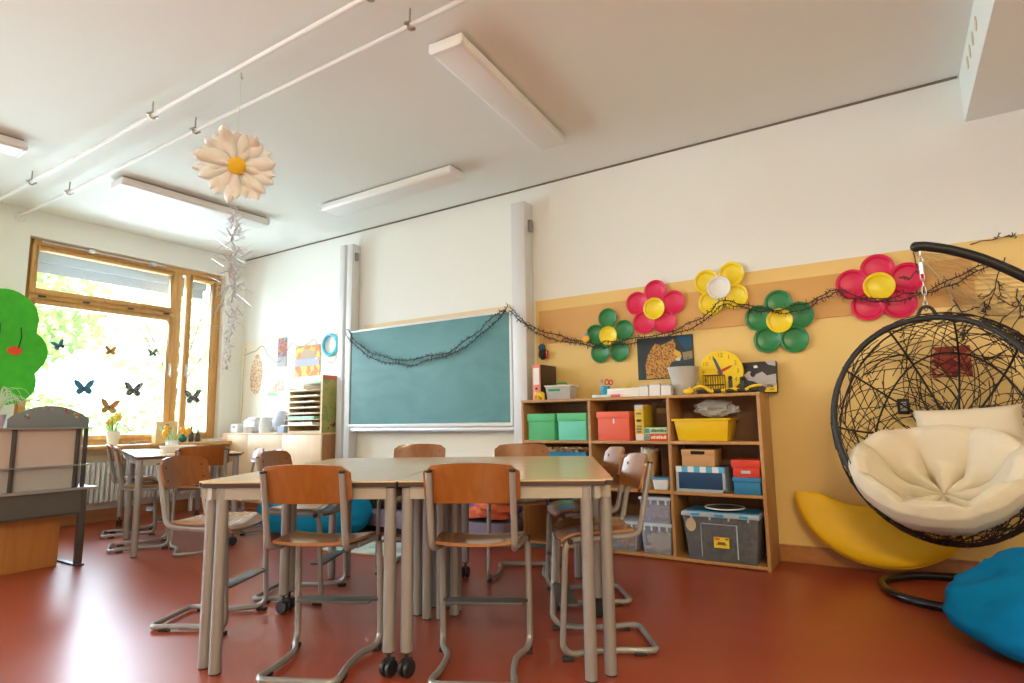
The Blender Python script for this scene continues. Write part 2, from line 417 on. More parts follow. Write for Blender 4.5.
# ------------------------------------------------------------------ ceiling lamps, pipes
DIFF = mat('opal_diffuser', (.84, .84, .82), .4, var=0, sss=0)
def lamp(label, x, y, rz, L=1.52):
    t = thing('ceiling_light', label, 'ceiling light', (x, y, CZ), rz, None)
    MB().box(-.085, .085, -L / 2 + .01, L / 2 - .01, -.026, -.002).build('housing', mat('lamp_housing', (.35, .33, .31), .6), t, smooth=False)
    m = MB(); b = len(m.v)
    prof = [(-.112, -.022), (-.115, -.070), (-.098, -.088), (.098, -.088), (.115, -.070), (.112, -.022)]
    Mx = Matrix.Rotation(R(90), 4, 'X')
    m.prism(prof, -L / 2, L / 2, Mx)
    m.build('diffuser', DIFF, t, bevel=.005)
    for s in (-1, 1):
        MB().prism([(p[0] * 1.03, p[1] * 1.02) for p in prof], s * L / 2 - .012, s * L / 2 + .012, Mx).build('end_cap', WHITEP, t, bevel=.003)
    return t
lamp('long white ceiling light nearest the middle of the ceiling', -2.035, 3.19, R(3.5), 1.44)
lamp('white ceiling light parallel to and nearest the chalkboard wall', -3.86, 3.92, R(90), 1.65)
lamp('white ceiling light behind the hanging paper daisy', -5.62, 3.08, R(-3), 1.40)
lamp('white ceiling light cut by the left edge, far from the board', -5.60, .89, R(-3))
PIPE = mat('painted_pipe', (.80, .78, .76), .45, var=.01)
def pipe(label, y, x1, xs):
    t = thing('ceiling_pipe', label, 'pipe', (0, y, 3.105))
    MB().cyl((WX + .002, 0, 0), (x1, 0, 0), .0145, 12).build('tube', PIPE, t)
    for x in xs:
        c = MB().cyl((x, 0, .02), (x, 0, .1), .006, 8)
        c.tube([(x + .0, (.022) * math.cos(a), .022 * math.sin(a)) for a in [2 * PI * k / 12 for k in range(12)]], .006, 6, closed=True)
        c.box(x - .010, x + .010, -.036, -.016, -.007, .007).box(x - .010, x + .010, .016, .036, -.007, .007)
        c.build('pipe_clamp', mat('clamp_zinc', (.45, .40, .33), .4, .7), t)
    MB().lathe([(.022, 0), (.055, .0), (.05, .015), (.022, .02)], 20, Matrix.Translation((WX + .001, 0, 0)) @ Matrix.Rotation(R(90), 4, 'Y')).build('wall_rosette', PIPE, t)
pipe('white pipe under the ceiling, the one nearer the camera', 1.905, 2.55, (-6.11, -4.1, -2.03, 0.2))
pipe('white pipe under the ceiling, the one nearer the board and the daisy', 2.185, .54, (-6.11, -4.07, -2.01, -.1))

# ------------------------------------------------------------------ hanging daisy and tinsel spiral
PETAL = mat('cream_paper', (.86, .85, .80), .7, var=.04, scale=9)
dz = thing('paper_daisy', 'big white paper daisy with yellow centre hanging under the ceiling', 'hanging flower', (-3.285, 2.03, 2.585))
cam_dir = Vector((3.28, -2.03, -1.6)).normalized()
q = cam_dir.to_track_quat('Z', 'Y').to_matrix().to_4x4()
for k in range(22):
    a = 2 * PI * (k * 7 % 22 + .5 * random.random()) / 22; L = random.uniform(.165, .225); w = random.uniform(.030, .043); lay = .014 * (k % 4) - .02
    Tm = q @ Matrix.Rotation(a, 4, 'Z')
    def pf(u, v, L=L, w=w, lay=lay, Tm=Tm):
        s = .03 + v * L; hw = w * (math.sin(min(1, v * 1.02 + .12) * PI * .62)) * (1 if v < .8 else max(.08, 1 - ((v - .8) / .2) ** 2 * .9))
        x = (u - .5) * 2 * hw
        return Tm @ Vector((x, s, lay + .10 * v * v * .4 - .02 * (abs(u - .5) * 2) ** 2 + .012 * math.sin(v * 9 + k))), Tm.to_3x3() @ Vector((0, 0, 1))
    MB().shell(7, 9, pf, .0025).build('petal', PETAL, dz)
MB().ball((0, 0, 0), (.054, .054, .022), 24, 10).build('flower_centre', mat('daisy_yellow', (.86, .52, .02), .6), dz, rot=q.to_euler(), loc=q.to_3x3() @ Vector((0, 0, .02)))
MB().cyl((0, 0, .22), (0, 0, CZ - 2.585 - .002), .0022, 5).build('string', mat('thread', (.75, .73, .70), .6), dz)
MB().tube([(0, 0, .615), (.0, .0, .58), (.012, 0, .565), (.02, 0, .58)], .003, 6).build('hook', mat('clamp_zinc', (.45, .40, .33), .4, .7), dz)
tin = thing('tinsel_spiral', 'silver glittering spiral streamer hanging below the paper daisy', 'decoration', (-3.28, 2.03, 1.3))
FOIL = mat('silver_foil', (.62, .62, .65), .3, .45, var=.1, scale=40)
m = MB()
for k in range(260):
    z = .02 + random.random() * 1.0
    wdt = (.015 + .05 * math.exp(-((z - .72) / .17) ** 2) + .055 * math.exp(-((z - .42) / .16) ** 2)) if z > .2 else .02
    a = random.random() * 2 * PI; p = Vector((math.cos(a), math.sin(a), 0)) * wdt * random.random() + Vector((0, 0, z))
    d = Vector((math.cos(a), math.sin(a), random.uniform(-.9, .9))).normalized(); s = d.cross(Vector((0, 0, 1))).normalized() * .006
    L = wdt * 1.0 + .012
    b = len(m.v); m.v += [p - s, p + s, p + d * L + s * .4, p + d * L - s * .4, p - s + Vector((0, 0, .001)), p + s + Vector((0, 0, .001)), p + d * L + s * .4 + Vector((0, 0, .001)), p + d * L - s * .4 + Vector((0, 0, .001))]
    for qd in ((0, 1, 2, 3), (7, 6, 5, 4), (0, 4, 5, 1), (1, 5, 6, 2), (2, 6, 7, 3), (3, 7, 4, 0)): m.face([b + i for i in qd])
m.build('foil_strips', FOIL, tin, smooth=False)
MB().tube([(.012 * math.cos(t * .5), .012 * math.sin(t * .5), 1.02 - t * .01) for t in range(100)], .004, 5).build('cord', FOIL, tin)

# ------------------------------------------------------------------ chalkboard
CHALK = None
def chalk_mat():
    m = bpy.data.materials.new('green_chalkboard'); m.use_nodes = True; nt = m.node_tree; b = nt.nodes['Principled BSDF']
    tc = nt.nodes.new('ShaderNodeTexCoord'); n = nt.nodes.new('ShaderNodeTexNoise'); n.inputs['Scale'].default_value = 1.6; n.inputs['Detail'].default_value = 7; n.inputs['Distortion'].default_value = 1.2
    mp = nt.nodes.new('ShaderNodeMapping'); mp.inputs['Scale'].default_value = (1, 1, 2.2); mp.inputs['Rotation'].default_value = (0, R(20), 0)
    cr = nt.nodes.new('ShaderNodeValToRGB'); cr.color_ramp.elements[0].position = .35; cr.color_ramp.elements[1].position = .75
    cr.color_ramp.elements[0].color = (.075, .235, .240, 1); cr.color_ramp.elements[1].color = (.105, .295, .300, 1)
    nt.links.new(tc.outputs['Object'], mp.inputs[0]); nt.links.new(mp.outputs[0], n.inputs['Vector']); nt.links.new(n.outputs['Fac'], cr.inputs[0]); nt.links.new(cr.outputs[0], b.inputs['Base Color'])
    b.inputs['Roughness'].default_value = .38
    return m
cb = thing('chalkboard', 'green chalkboard in white frame between two wall columns', 'chalkboard', (-3.94, WY, 0))
bx0, bx1, bz0, bz1, by = -1.085, 1.05, .95, 2.015, -.115
MB().box(bx0 + .02, bx1 - .02, by, by + .03, bz0 + .02, bz1 - .02).build('writing_surface', chalk_mat(), cb, smooth=False)
f = MB().box(bx0, bx1, by - .012, by + .035, bz0, bz0 + .035).box(bx0, bx1, by - .008, by + .035, bz1 - .02, bz1).box(bx0, bx0 + .02, by - .008, by + .035, bz0 + .035, bz1 - .02).box(bx1 - .025, bx1, by - .008, by + .035, bz0 + .035, bz1 - .02)
f.build('board_frame', WHITEP, cb, bevel=.003)
MB().box(bx0 + .03, bx1 + .02, by - .0, by + .06, bz0 - .045, bz0 - .004).build('chalk_rail', ALU, cb, bevel=.004)
for s, x0, x1, lab in ((-1, -1.275, -1.065, 0), (1, 1.095, 1.205, 1)):
    c = MB()
    if s < 0:
        c.box(x0, x0 + .085, -.125, -.008, .0, 3.03).box(x0 + .085, x0 + .125, -.09, -.008, .0, 3.02).box(x0 + .125, x1, -.125, -.008, .0, 3.02)
        MBx = MB().box(x1, x1 + .02, -.09, -.05, 2.83, 2.92)
    else:
        c.box(x0 - .015, x1 + .02, -.15, -.008, .02, 3.02)
        MBx = MB().box(x1 + .02, x1 + .05, -.09, -.04, 2.74, 2.85)
    c.build('board_column', mat('painted_column', (.72, .72, .72), .4, .15, var=.02), cb, bevel=.005)
    MBx.build('end_stop', STEEL, cb, bevel=.003)
MB().box(-.97, 1.05, -.012, -.004, bz1 + .02, 2.08).build('upper_rail_board', mat('pale_beech_strip', (.80, .62, .38), .5, var=.05), cb, smooth=False)

# ------------------------------------------------------------------ pin board strip on the yellow wall
tag(MB().box(-2.66, .50, WY - .012, WY - .0005, 1.685, 1.988).build('pin_board', TAN, bevel=.002), 'long tan pin board strip along the yellow wall above the shelf', 'pin board')

# ------------------------------------------------------------------ plate flowers
def plate(m, x, z, r, y, tilt=0.0):
    T = Matrix.Translation((x, y, z)) @ Matrix.Rotation(R(90), 4, 'X') @ Matrix.Rotation(tilt, 4, 'Y')
    prof = [(.0005, .004), (r * .70, .004), (r * .78, .008), (r * .84, .017), (r * .97, .021), (r, .019), (r * .985, .017), (r * .84, .013), (r * .78, .004), (r * .7, .0), (.0005, .0)]
    m.lathe(prof, 36, T, caps=False)
GREENP = mat('green_paper_plate', (.025, .22, .065), .32, var=.03); PINKP = mat('pink_paper_plate', (.70, .008, .080), .4, var=.03)
YELP = mat('yellow_paper_plate', (.88, .66, .015), .35, var=.03); WHP = mat('white_paper_plate', (.80, .78, .74), .5, var=.02)
def flower(label, pts, cen, pm, cm, r=.096):
    t = thing('hanging_plate_flower', label, 'wall flower', (cen[0], WY - .014, cen[1]), 0, 'paper plate flowers on the wall')
    for i, (x, z) in enumerate(pts):
        mm = MB(); plate(mm, x - cen[0], z - cen[1], r, -.001 - .0012 * i); mm.build('petal_plate', pm, t)
    mm = MB(); plate(mm, 0, 0, r * .93, -.024); mm.build('centre_plate', cm, t)
flower('smaller green plate flower with yellow centre, left of the pink ones', [(-1.977, 1.852), (-1.836, 1.736), (-1.88, 1.561), (-2.054, 1.562), (-2.094, 1.722)], (-1.969, 1.70), GREENP, YELP, .086)
flower('pink plate flower with yellow centre above the leopard poster', [(-1.55, 2.028), (-1.41, 1.923), (-1.485, 1.771), (-1.656, 1.784), (-1.709, 1.948)], (-1.562, 1.885), PINKP, YELP)
flower('yellow plate flower with a white centre and four petals', [(-1.139, 2.05), (-0.953, 2.083), (-0.935, 1.91), (-1.115, 1.881)], (-1.046, 1.989), YELP, WHP)
flower('green plate flower with yellow centre right of the yellow one', [(-0.64, 1.823), (-0.506, 1.72), (-0.55, 1.549), (-0.729, 1.56), (-0.779, 1.725)], (-0.636, 1.69), GREENP, YELP)
flower('largest pink plate flower, farthest right, beside the swing chair arm', [(-0.008, 1.982), (0.154, 1.899), (0.097, 1.734), (-0.082, 1.736), (-0.163, 1.898)], (-0.008, 1.858), PINKP, YELP, .101)

# ------------------------------------------------------------------ thorny garlands
TWIG = mat('dark_twig', (.035, .022, .018), .6, var=.2, scale=30)
def garland(name, label, pts, gap=.012, dens=70, ln=.03, r=.0035, seed=1, mt=None, strands=2, spray=()):
    rnd = random.Random(seed); P = spline(pts, 10); m = MB()
    for s in range(strands):
        off = [(noise.noise(Vector((i * .16, s * 9.1, seed))) * gap * 2, noise.noise(Vector((i * .13, s * 5.3 + 40, seed))) * gap * 2 - s * gap * 2.2) for i in range(len(P))]
        Q = [p + Vector((o[0], 0, o[1])) for p, o in zip(P, off)]
        m.tube(Q, r, 5)
        for i in range(len(Q) - 1):
            k = max(1, int((Q[i + 1] - Q[i]).length * dens))
            for _ in range(k):
                p = Q[i].lerp(Q[i + 1], rnd.random()); d = Vector((rnd.gauss(0, .6), -abs(rnd.gauss(0, .35)), rnd.gauss(0, 1))).normalized()
                m.tube([p, p + d * ln * rnd.uniform(.5, 1.2)], r * .8, 4, r1=r * .35)
    return tag(m.build(name, mt or TWIG), label, 'garland')
garland('hanging_garland', 'dark thorny twig garland slung across the chalkboard', [(-5.045, 4.505, 2.03), (-4.9, 4.505, 1.90), (-4.65, 4.505, 1.745), (-4.35, 4.505, 1.655), (-4.0, 4.505, 1.63), (-3.6, 4.505, 1.69), (-3.25, 4.505, 1.84), (-2.99, 4.505, 2.00), (-2.905, 4.490, 2.04)], .020, 120, .032, .0040, 3)
garland('hanging_garland', 'dark thorny twig garland looped under the plate flowers', [(-2.86, 4.470, 2.02), (-2.74, 4.485, 1.90), (-2.63, 4.56, 1.81), (-2.4, 4.630, 1.72), (-2.1, 4.572, 1.645), (-1.97, 4.572, 1.635), (-1.8, 4.572, 1.65), (-1.5, 4.572, 1.665), (-1.29, 4.572, 1.715), (-1.12, 4.572, 1.80), (-1.02, 4.572, 1.875), (-.9, 4.572, 1.84), (-.75, 4.572, 1.79), (-.6, 4.572, 1.765), (-.45, 4.572, 1.79), (-.33, 4.572, 1.84), (-.24, 4.572, 1.86), (-.14, 4.572, 1.80), (0, 4.572, 1.765), (.15, 4.572, 1.775), (.3, 4.572, 1.81), (.45, 4.572, 1.87), (.60, 4.62, 1.95)], .014, 120, .032, .0038, 5)
garland('hanging_garland', 'thin grey garland above the pictures on the left wall', [(-7.12, 4.64, 1.90), (-6.9, 4.64, 1.945), (-6.74, 4.64, 1.99), (-6.6, 4.64, 1.86), (-6.4, 4.64, 1.77), (-6.17, 4.64, 1.97), (-5.98, 4.64, 1.92), (-5.74, 4.64, 1.99), (-5.64, 4.64, 1.83), (-5.44, 4.64, 1.69), (-5.28, 4.64, 1.86), (-5.245, 4.635, 1.98)], .006, 45, .02, .003, 9, mat('grey_twig', (.30, .28, .26), .6), 1)
garland('hanging_wire', 'thin beaded wire hanging down in the room corner', [(-7.10, 4.64, 2.0), (-7.13, 4.64, 1.6), (-7.12, 4.64, 1.25), (-7.14, 4.63, .95)], .004, 30, .01, .002, 11, mat('grey_twig', (.30, .28, .26), .6), 1)
rnd = random.Random(21)
def twig(p, d, L, depth):
    n = 7; pts = [p]
    for i in range(n):
        d = (d + Vector((rnd.gauss(0, .35), 0, rnd.gauss(0, .35)))).normalized(); pts.append(pts[-1] + d * L / n)
        if depth > 0 and rnd.random() < .5: twig(pts[-1], (d + Vector((rnd.choice((-1, 1)) * .9, 0, rnd.gauss(0, .5)))).normalized(), L * .3, depth - 1)
    m.tube(pts, .0042, 5, r1=.0018)
for p, d, L, lab in (((.50, 2.06), (1, -.2), .2, 'short dry twig above the net, pointing along the top of the yellow wall'), ((.66, 1.95), (-.3, -1), .35, 'dry dark branch hanging down across the net'), ((.38, 1.72), (.5, -.8), .30, 'dry dark branch just above the top of the egg chair'), ((.70, 1.75), (-.2, -1), .40, 'dry dark branch right of the net, behind the stand arm'),
        ((.86, 1.85), (-.5, -1), .5, 'longest dry dark branch, nearest the right edge'), ((.20, 2.06), (.3, -1), .18, 'small dry twig left of the swing chair chain'), ((.10, 1.60), (.5, -.9), .12, 'tiny dry twig under the largest pink flower')):
    m = MB(); twig(Vector((p[0], 4.625, p[1])), Vector((d[0], 0, d[1])), L, 2)
    tag(m.build('hanging_branch', TWIG), lab, 'branch')
m = MB(); NET = mat('sisal_net', (.62, .45, .22), .8)
A, B, C_, D = Vector((.21, 4.64, 2.065)), Vector((.66, 4.64, 1.93)), Vector((.80, 4.64, 1.60)), Vector((.42, 4.64, 1.60))
for k in range(13):
    t = k / 12; e = A.lerp(A, 0); q0 = A.lerp(B, t) if k % 2 else A.lerp(D, t * .9); q1 = D.lerp(C_, t)
    m.tube([A + (q0 - A) * .3, q0.lerp(q1, .5) + Vector((0, 0, .02 * math.sin(k))), q1], .0022, 4)
    m.tube([A.lerp(D, t), A.lerp(D, t).lerp(B.lerp(C_, t), .5) - Vector((0, 0, .03)), B.lerp(C_, t)], .0020, 4)
m.tube([A, A.lerp(D, .5) + Vector((.04, 0, 0)), D + Vector((0, 0, -.05))], .006, 5)
m.tube([A, B], .004, 5)
tag(m.build('hanging_net', NET), 'sisal net draped on the yellow wall behind the swing chair chain', 'net')

# ------------------------------------------------------------------ posters on the walls
def sheet(name, x0, x1, z0, z1, mt, label, cat, parent=None, y=WY - .006, t=.003):
    o = MB().box(x0, x1, y - t / 2, y + t / 2, z0, z1).build(name, mt, parent, smooth=False)
    if label: tag(o, label, cat)
    return o
lp = thing('leopard_picture', 'dark photo poster of a spotted leopard above the shelf', 'poster', (-1.506, WY - .004, 1.485))
sheet('paper', -.23, .23, -.171, .171, patches('jungle_dark', [(.012, .014, .018), (.03, .035, .04), (.02, .05, .045), (.06, .055, .03)], 9), None, None, lp, y=0)
FUR = patches('leopard_fur', [(.03, .015, .008), (.46, .20, .035), (.58, .29, .06)], 62, .6, 'spots', [0, .30, .55])
def flat(name, poly, y, mt, parent, t=.0012): return MB().prism(poly, 0, t, at(0, y, 0)).build(name, mt, parent, smooth=False)
flat('leopard_body', [(-.16, -.165), (-.165, -.05), (-.14, .03), (-.10, .09), (-.075, .12), (-.03, .10), (.03, .12), (.075, .145), (.09, .10), (.085, .06), (.125, .03), (.135, -.005), (.105, -.03), (.05, -.04), (.03, -.09), (.08, -.165)], -.0018, FUR, lp)
flat('muzzle', [(.085, .06), (.125, .035), (.135, .0), (.11, -.01), (.09, .01), (.07, .035)], -.0034, mat('muzzle_gold', (.75, .42, .05), .6), lp)
flat('chin', [(.09, -.01), (.13, -.005), (.12, -.035), (.085, -.03)], -.0034, mat('muzzle_white', (.65, .60, .52), .6), lp)
flat('eye', [(.03, .045), (.05, .05), (.052, .04), (.035, .036)], -.0034, BLACK, lp)
flat('blue_leaves', [(.10, .165), (.22, .165), (.22, .08), (.17, .05), (.13, .10)], -.0018, patches('blue_leaf', [(.01, .02, .03), (.005, .07, .16), (.01, .13, .25)], 22), lp)
flat('pale_stones', [(.14, .03), (.22, .04), (.22, -.02), (.15, -.03)], -.0018, patches('stone_bits', [(.02, .02, .02), (.30, .22, .12), (.10, .08, .05)], 30), lp)
flat('green_leaf', [(.06, -.12), (.10, -.08), (.15, -.10), (.13, -.15), (.07, -.15)], -.0034, mat('poster_green', (.01, .16, .06), .6), lp)
sheet('collage_picture', .232, .440, 1.232, 1.428, patches('red_collage', [(.20, .02, .015), (.42, .06, .03), (.60, .20, .05), (.30, .035, .02), (.62, .35, .12)], 26, .6, 'cells', [0, .2, .45, .62, .86]), 'small red collage picture behind the swing chair weave', 'picture')
sw = thing('light_switch', 'black framed switch on the yellow wall behind the swing chair', 'switch', (.061, WY, 1.055))
MB().box(-.034, .034, -.014, 0, -.05, .05).build('socket_frame', BLACK, sw, bevel=.008)
MB().box(-.018, .018, -.017, -.013, -.03, .03).build('socket_face', mat('grey_switch', (.42, .42, .43), .4), sw, bevel=.003)
p1 = thing('painted_picture', 'upright colourful painted sheet left of the sunset picture on the left wall', 'poster', (-6.36, WY, 1.89))
# left wall sheets
for o in list(p1.children): pass
sheet('paper', -.085, .085, -.18, .18, patches('poster_mix', [(.10, .12, .30), (.55, .28, .05), (.45, .08, .05), (.12, .35, .42), (.75, .55, .18)], 16), None, None, p1, y=-.005)
sheet('lower_print', -.085, .085, -.18, -.06, patches('poster_grey', [(.2, .2, .24), (.45, .44, .46), (.7, .66, .66)], 24), None, None, p1, y=-.008)
p2 = thing('sunset_picture', 'wide sheet with orange and pink painted landscape above the paper sorter', 'poster', (-5.875, WY, 1.75))
sheet('paper', -.225, .225, -.185, .185, patches('poster_warm', [(.85, .45, .38), (.75, .22, .05), (.90, .55, .10), (.85, .35, .22)], 9), None, None, p2, y=-.005)
sheet('hills', -.21, .21, -.06, .03, patches('poster_hills', [(.15, .14, .25), (.40, .42, .55), (.70, .68, .72)], 10), None, None, p2, y=-.008)
flat('rock', [(-.13, .02), (-.10, .12), (-.03, .15), (.05, .13), (.13, .10), (.17, .01)], -.0075, patches('poster_rock', [(.25, .16, .08), (.48, .34, .20), (.62, .5, .36)], 30), p2)
lf = thing('leaf_picture', 'leaf shaped brown paper collage nearest the window corner', 'picture', (-6.88, WY, 1.64))
MB().prism([(.0, -.26), (.05, -.25), (.11, -.12), (.13, .02), (.10, .16), (.03, .26), (-.02, .25), (-.10, .10), (-.12, -.06), (-.09, -.2)], 0, .003, at(0, -.002, 0)).build('paper', patches('leaf_brown', [(.32, .12, .04), (.62, .36, .16), (.78, .62, .45), (.40, .22, .10)], 30), lf, smooth=False)
cs = thing('castle_picture', 'pale watercolour drawing of a castle left of the paper sorter', 'drawing', (-6.4, WY, 1.47))
sheet('paper', -.23, .23, -.13, .10, mat('drawing_paper', (.86, .86, .87), .7), None, None, cs, y=-.005)
MB().prism([(-.12, -.08), (-.12, .03), (-.08, .06), (-.04, .03), (-.04, .10), (.02, .10), (.02, .03), (.07, .06), (.11, .03), (.11, -.06)], 0, .0015, at(0, -.0068, 0)).build('castle_shape', patches('castle_mix', [(.35, .36, .60), (.72, .50, .38), (.80, .72, .60), (.5, .48, .62)], 26), cs, smooth=False)
MB().prism([(-.22, -.12), (.0, -.12), (-.05, -.085), (-.2, -.07)], 0, .001, at(0, -.0068, 0)).build('meadow_shape', mat('meadow_green', (.45, .72, .40), .7), cs, smooth=False)
rg = thing('hanging_ring', 'turquoise paper ring on the wall left of the chalkboard', 'decoration', (-5.445, WY - .004, 1.905))
m = MB(); plate(m, 0, 0, .125, -.001); m.build('backing_plate', mat('pale_plate', (.85, .86, .88), .5), rg)
m = MB(); m.tube([(.118 * math.cos(a), -.03, .118 * math.sin(a)) for a in [2 * PI * k / 32 for k in range(32)]], .02, 8, closed=True); m.build('ring', mat('turquoise', (.10, .55, .72), .4), rg)

# ------------------------------------------------------------------ low cabinet left of the board
cx0, cx1, cyf, cyb, ch = -7.16, -5.29, 4.405, WY - .03, .90
cab = thing('low_cabinet', 'low pale beech cabinet with three doors in the corner', 'cabinet', (cx0, cyf, 0))
w, d = cx1 - cx0, cyb - cyf
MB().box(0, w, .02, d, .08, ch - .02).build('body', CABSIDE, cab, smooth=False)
MB().box(.0, w, .05, d, 0, .08).build('plinth', SKIRT, cab, smooth=False)
MB().box(0, w, 0, d, ch - .02, ch).build('top', CABW, cab, bevel=.002)
xs_ = [0, .545, 1.19, w]
for a, b in zip(xs_, xs_[1:]):
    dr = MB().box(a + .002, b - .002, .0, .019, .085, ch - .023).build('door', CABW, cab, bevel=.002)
    kx = b - .06
    if a < .3: MB().lathe([(.004, 0), (.007, .012), (.013, .018), (.011, .026), (.001, .028)], 14, Matrix.Translation((kx, 0, .66)) @ Matrix.Rotation(R(90), 4, 'X')).build('knob', mat('brass_knob', (.30, .22, .10), .4, .6), dr)
for z in (.80, .35): MB().box(w - .001, w + .006, .02, .032, z - .03, z + .03).build('hinge', STEEL, cab)

# paper sorter standing on the cabinet
so = thing('paper_sorter', 'wooden paper sorter full of trays with a painted green side', 'paper sorter', (-5.30, 4.415, ch + .0008), 0)
PALEW = mat('pale_ply', (.78, .62, .36), .5, var=.05)
W_, D_, H_ = .58, .205, .635
MB().box(-.02, 0, 0, D_, 0, H_).build('side_panel', patches('painted_side', [(.30, .36, .10), (.42, .44, .14), (.48, .42, .14), (.20, .08, .03)], 9, stops=[0, .42, .55, .66]), so, bevel=.002)
MB().box(-.021, .001, 0, D_, H_ - .05, H_).build('red_top_band', mat('faded_red', (.55, .14, .08), .6), so)
MB().box(-.026, .002, -.006, .0, 0, H_).build('front_edge', PALEW, so)
MB().box(-W_, -W_ + .02, 0, D_, 0, .50).build('side_panel', PALEW, so, bevel=.002)
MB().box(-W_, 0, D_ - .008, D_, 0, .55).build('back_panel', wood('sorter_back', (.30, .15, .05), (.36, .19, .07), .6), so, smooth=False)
MB().box(-W_, -.02, 0, D_, 0, .02).build('base', PALEW, so)
rnd = random.Random(5)
for k in range(7):
    z = .075 + k * .065
    MB().box(-W_ - (.0 if k > 5 else .03), -.02, -.03, D_ - .01, z, z + .008).build('tray', PALEW, so, bevel=.001)
    wd = rnd.uniform(.3, .5)
    hh = .012 if k > 1 else .035
    MB().box(-W_ + .02, -W_ + .02 + wd, -.018, .18, z + .009, z + .009 + hh).build('paper_pile', mat('paper_green', (.45, .72, .58), .6) if k == 1 else mat('paper_white', (.86, .84, .78), .7), so, smooth=False)
tag(MB().box(-5.72, -5.36, 4.43, 4.60, 1.4505, 1.475).build('paper_pad', mat('mint_paper', (.60, .78, .55), .6), bevel=.002), 'pale green paper pad lying on top of the sorter', 'paper')
# small things on the cabinet
def put(name, label, cat, x, y, z, rz=0, group=None): return thing(name, label, cat, (x, y, z + (.0008 if z > 0 else 0)), rz, group)
t = put('white_carton', 'small white box on the cabinet end near the window', 'box', -7.02, 4.52, ch, .1)
MB().box(-.065, .065, -.05, .05, 0, .11).build('body', WHITEP, t, bevel=.004); MB().box(-.02, .02, -.052, -.05, .065, .08).build('slot', DARKSTEEL, t)
t = put('toaster', 'grey white toaster shaped machine on the cabinet', 'appliance', -6.74, 4.57, ch)
MB().box(-.13, .13, -.08, .08, .01, .16).build('body', mat('pale_grey_plastic', (.70, .71, .73), .35), t, bevel=.025); MB().box(-.09, .09, -.05, .05, .16, .185).build('lid', ALU, t, bevel=.008)
MB().box(-.10, .10, -.07, .07, 0, .012).build('base', DARKSTEEL, t)
t = put('patterned_cup', 'small patterned cup in front of the grey appliance', 'cup', -6.66, 4.43, ch)
MB().lathe([(.001, 0), (.045, 0), (.055, .07), (.051, .07), (.042, .006), (.001, .006)], 20, caps=False).build('body', patches('cup_pattern', [(.75, .6, .6), (.85, .8, .78), (.5, .3, .35)], 40), t)
t = put('white_jug', 'white jug standing left of the grey bowl on the cabinet', 'jug', -6.43, 4.52, ch)
MB().lathe([(.001, 0), (.075, 0), (.085, .05), (.07, .16), (.078, .18), (.072, .18), (.064, .155), (.078, .05), (.001, .006)], 24, caps=False).build('body', WHITEP, t); MB().tube(fillet([(.072, 0, .15), (.13, 0, .14), (.12, 0, .05), (.08, 0, .04)], .03), .009, 8).build('handle', WHITEP, t)
t = put('grey_bowl', 'upturned pale grey bowl on the cabinet', 'bowl', -6.17, 4.545, ch)
MB().ball((0, 0, .0), (.110, .105, .13), 24, 12, fn=lambda d: 1).build('bowl_body', mat('pale_blue_grey', (.52, .55, .66), .4), t, loc=(0, 0, .131)); MB().lathe([(.001, 0), (.08, 0), (.075, .012), (.001, .012)], 20).build('base', mat('pale_blue_grey', (.52, .55, .66), .4), t)
t = put('pencil_tub', 'light blue tub holding tissues and pens beside the sorter', 'tub', -5.985, 4.455, ch)
MB().tray((0, 0, 0), (.10, .11), (.115, .13), .075, .004).build('body', mat('pale_blue_plastic', (.52, .66, .80), .35), t); MB().box(-.035, .035, -.04, .04, .006, .09).build('tissue_pack', WHITEP, t, bevel=.01)
MB().cyl((.02, .0, .01), (.03, .02, .17), .004, 8).cyl((-.03, .02, .01), (-.02, .03, .19), .004, 8).build('pens', DARKSTEEL, t)

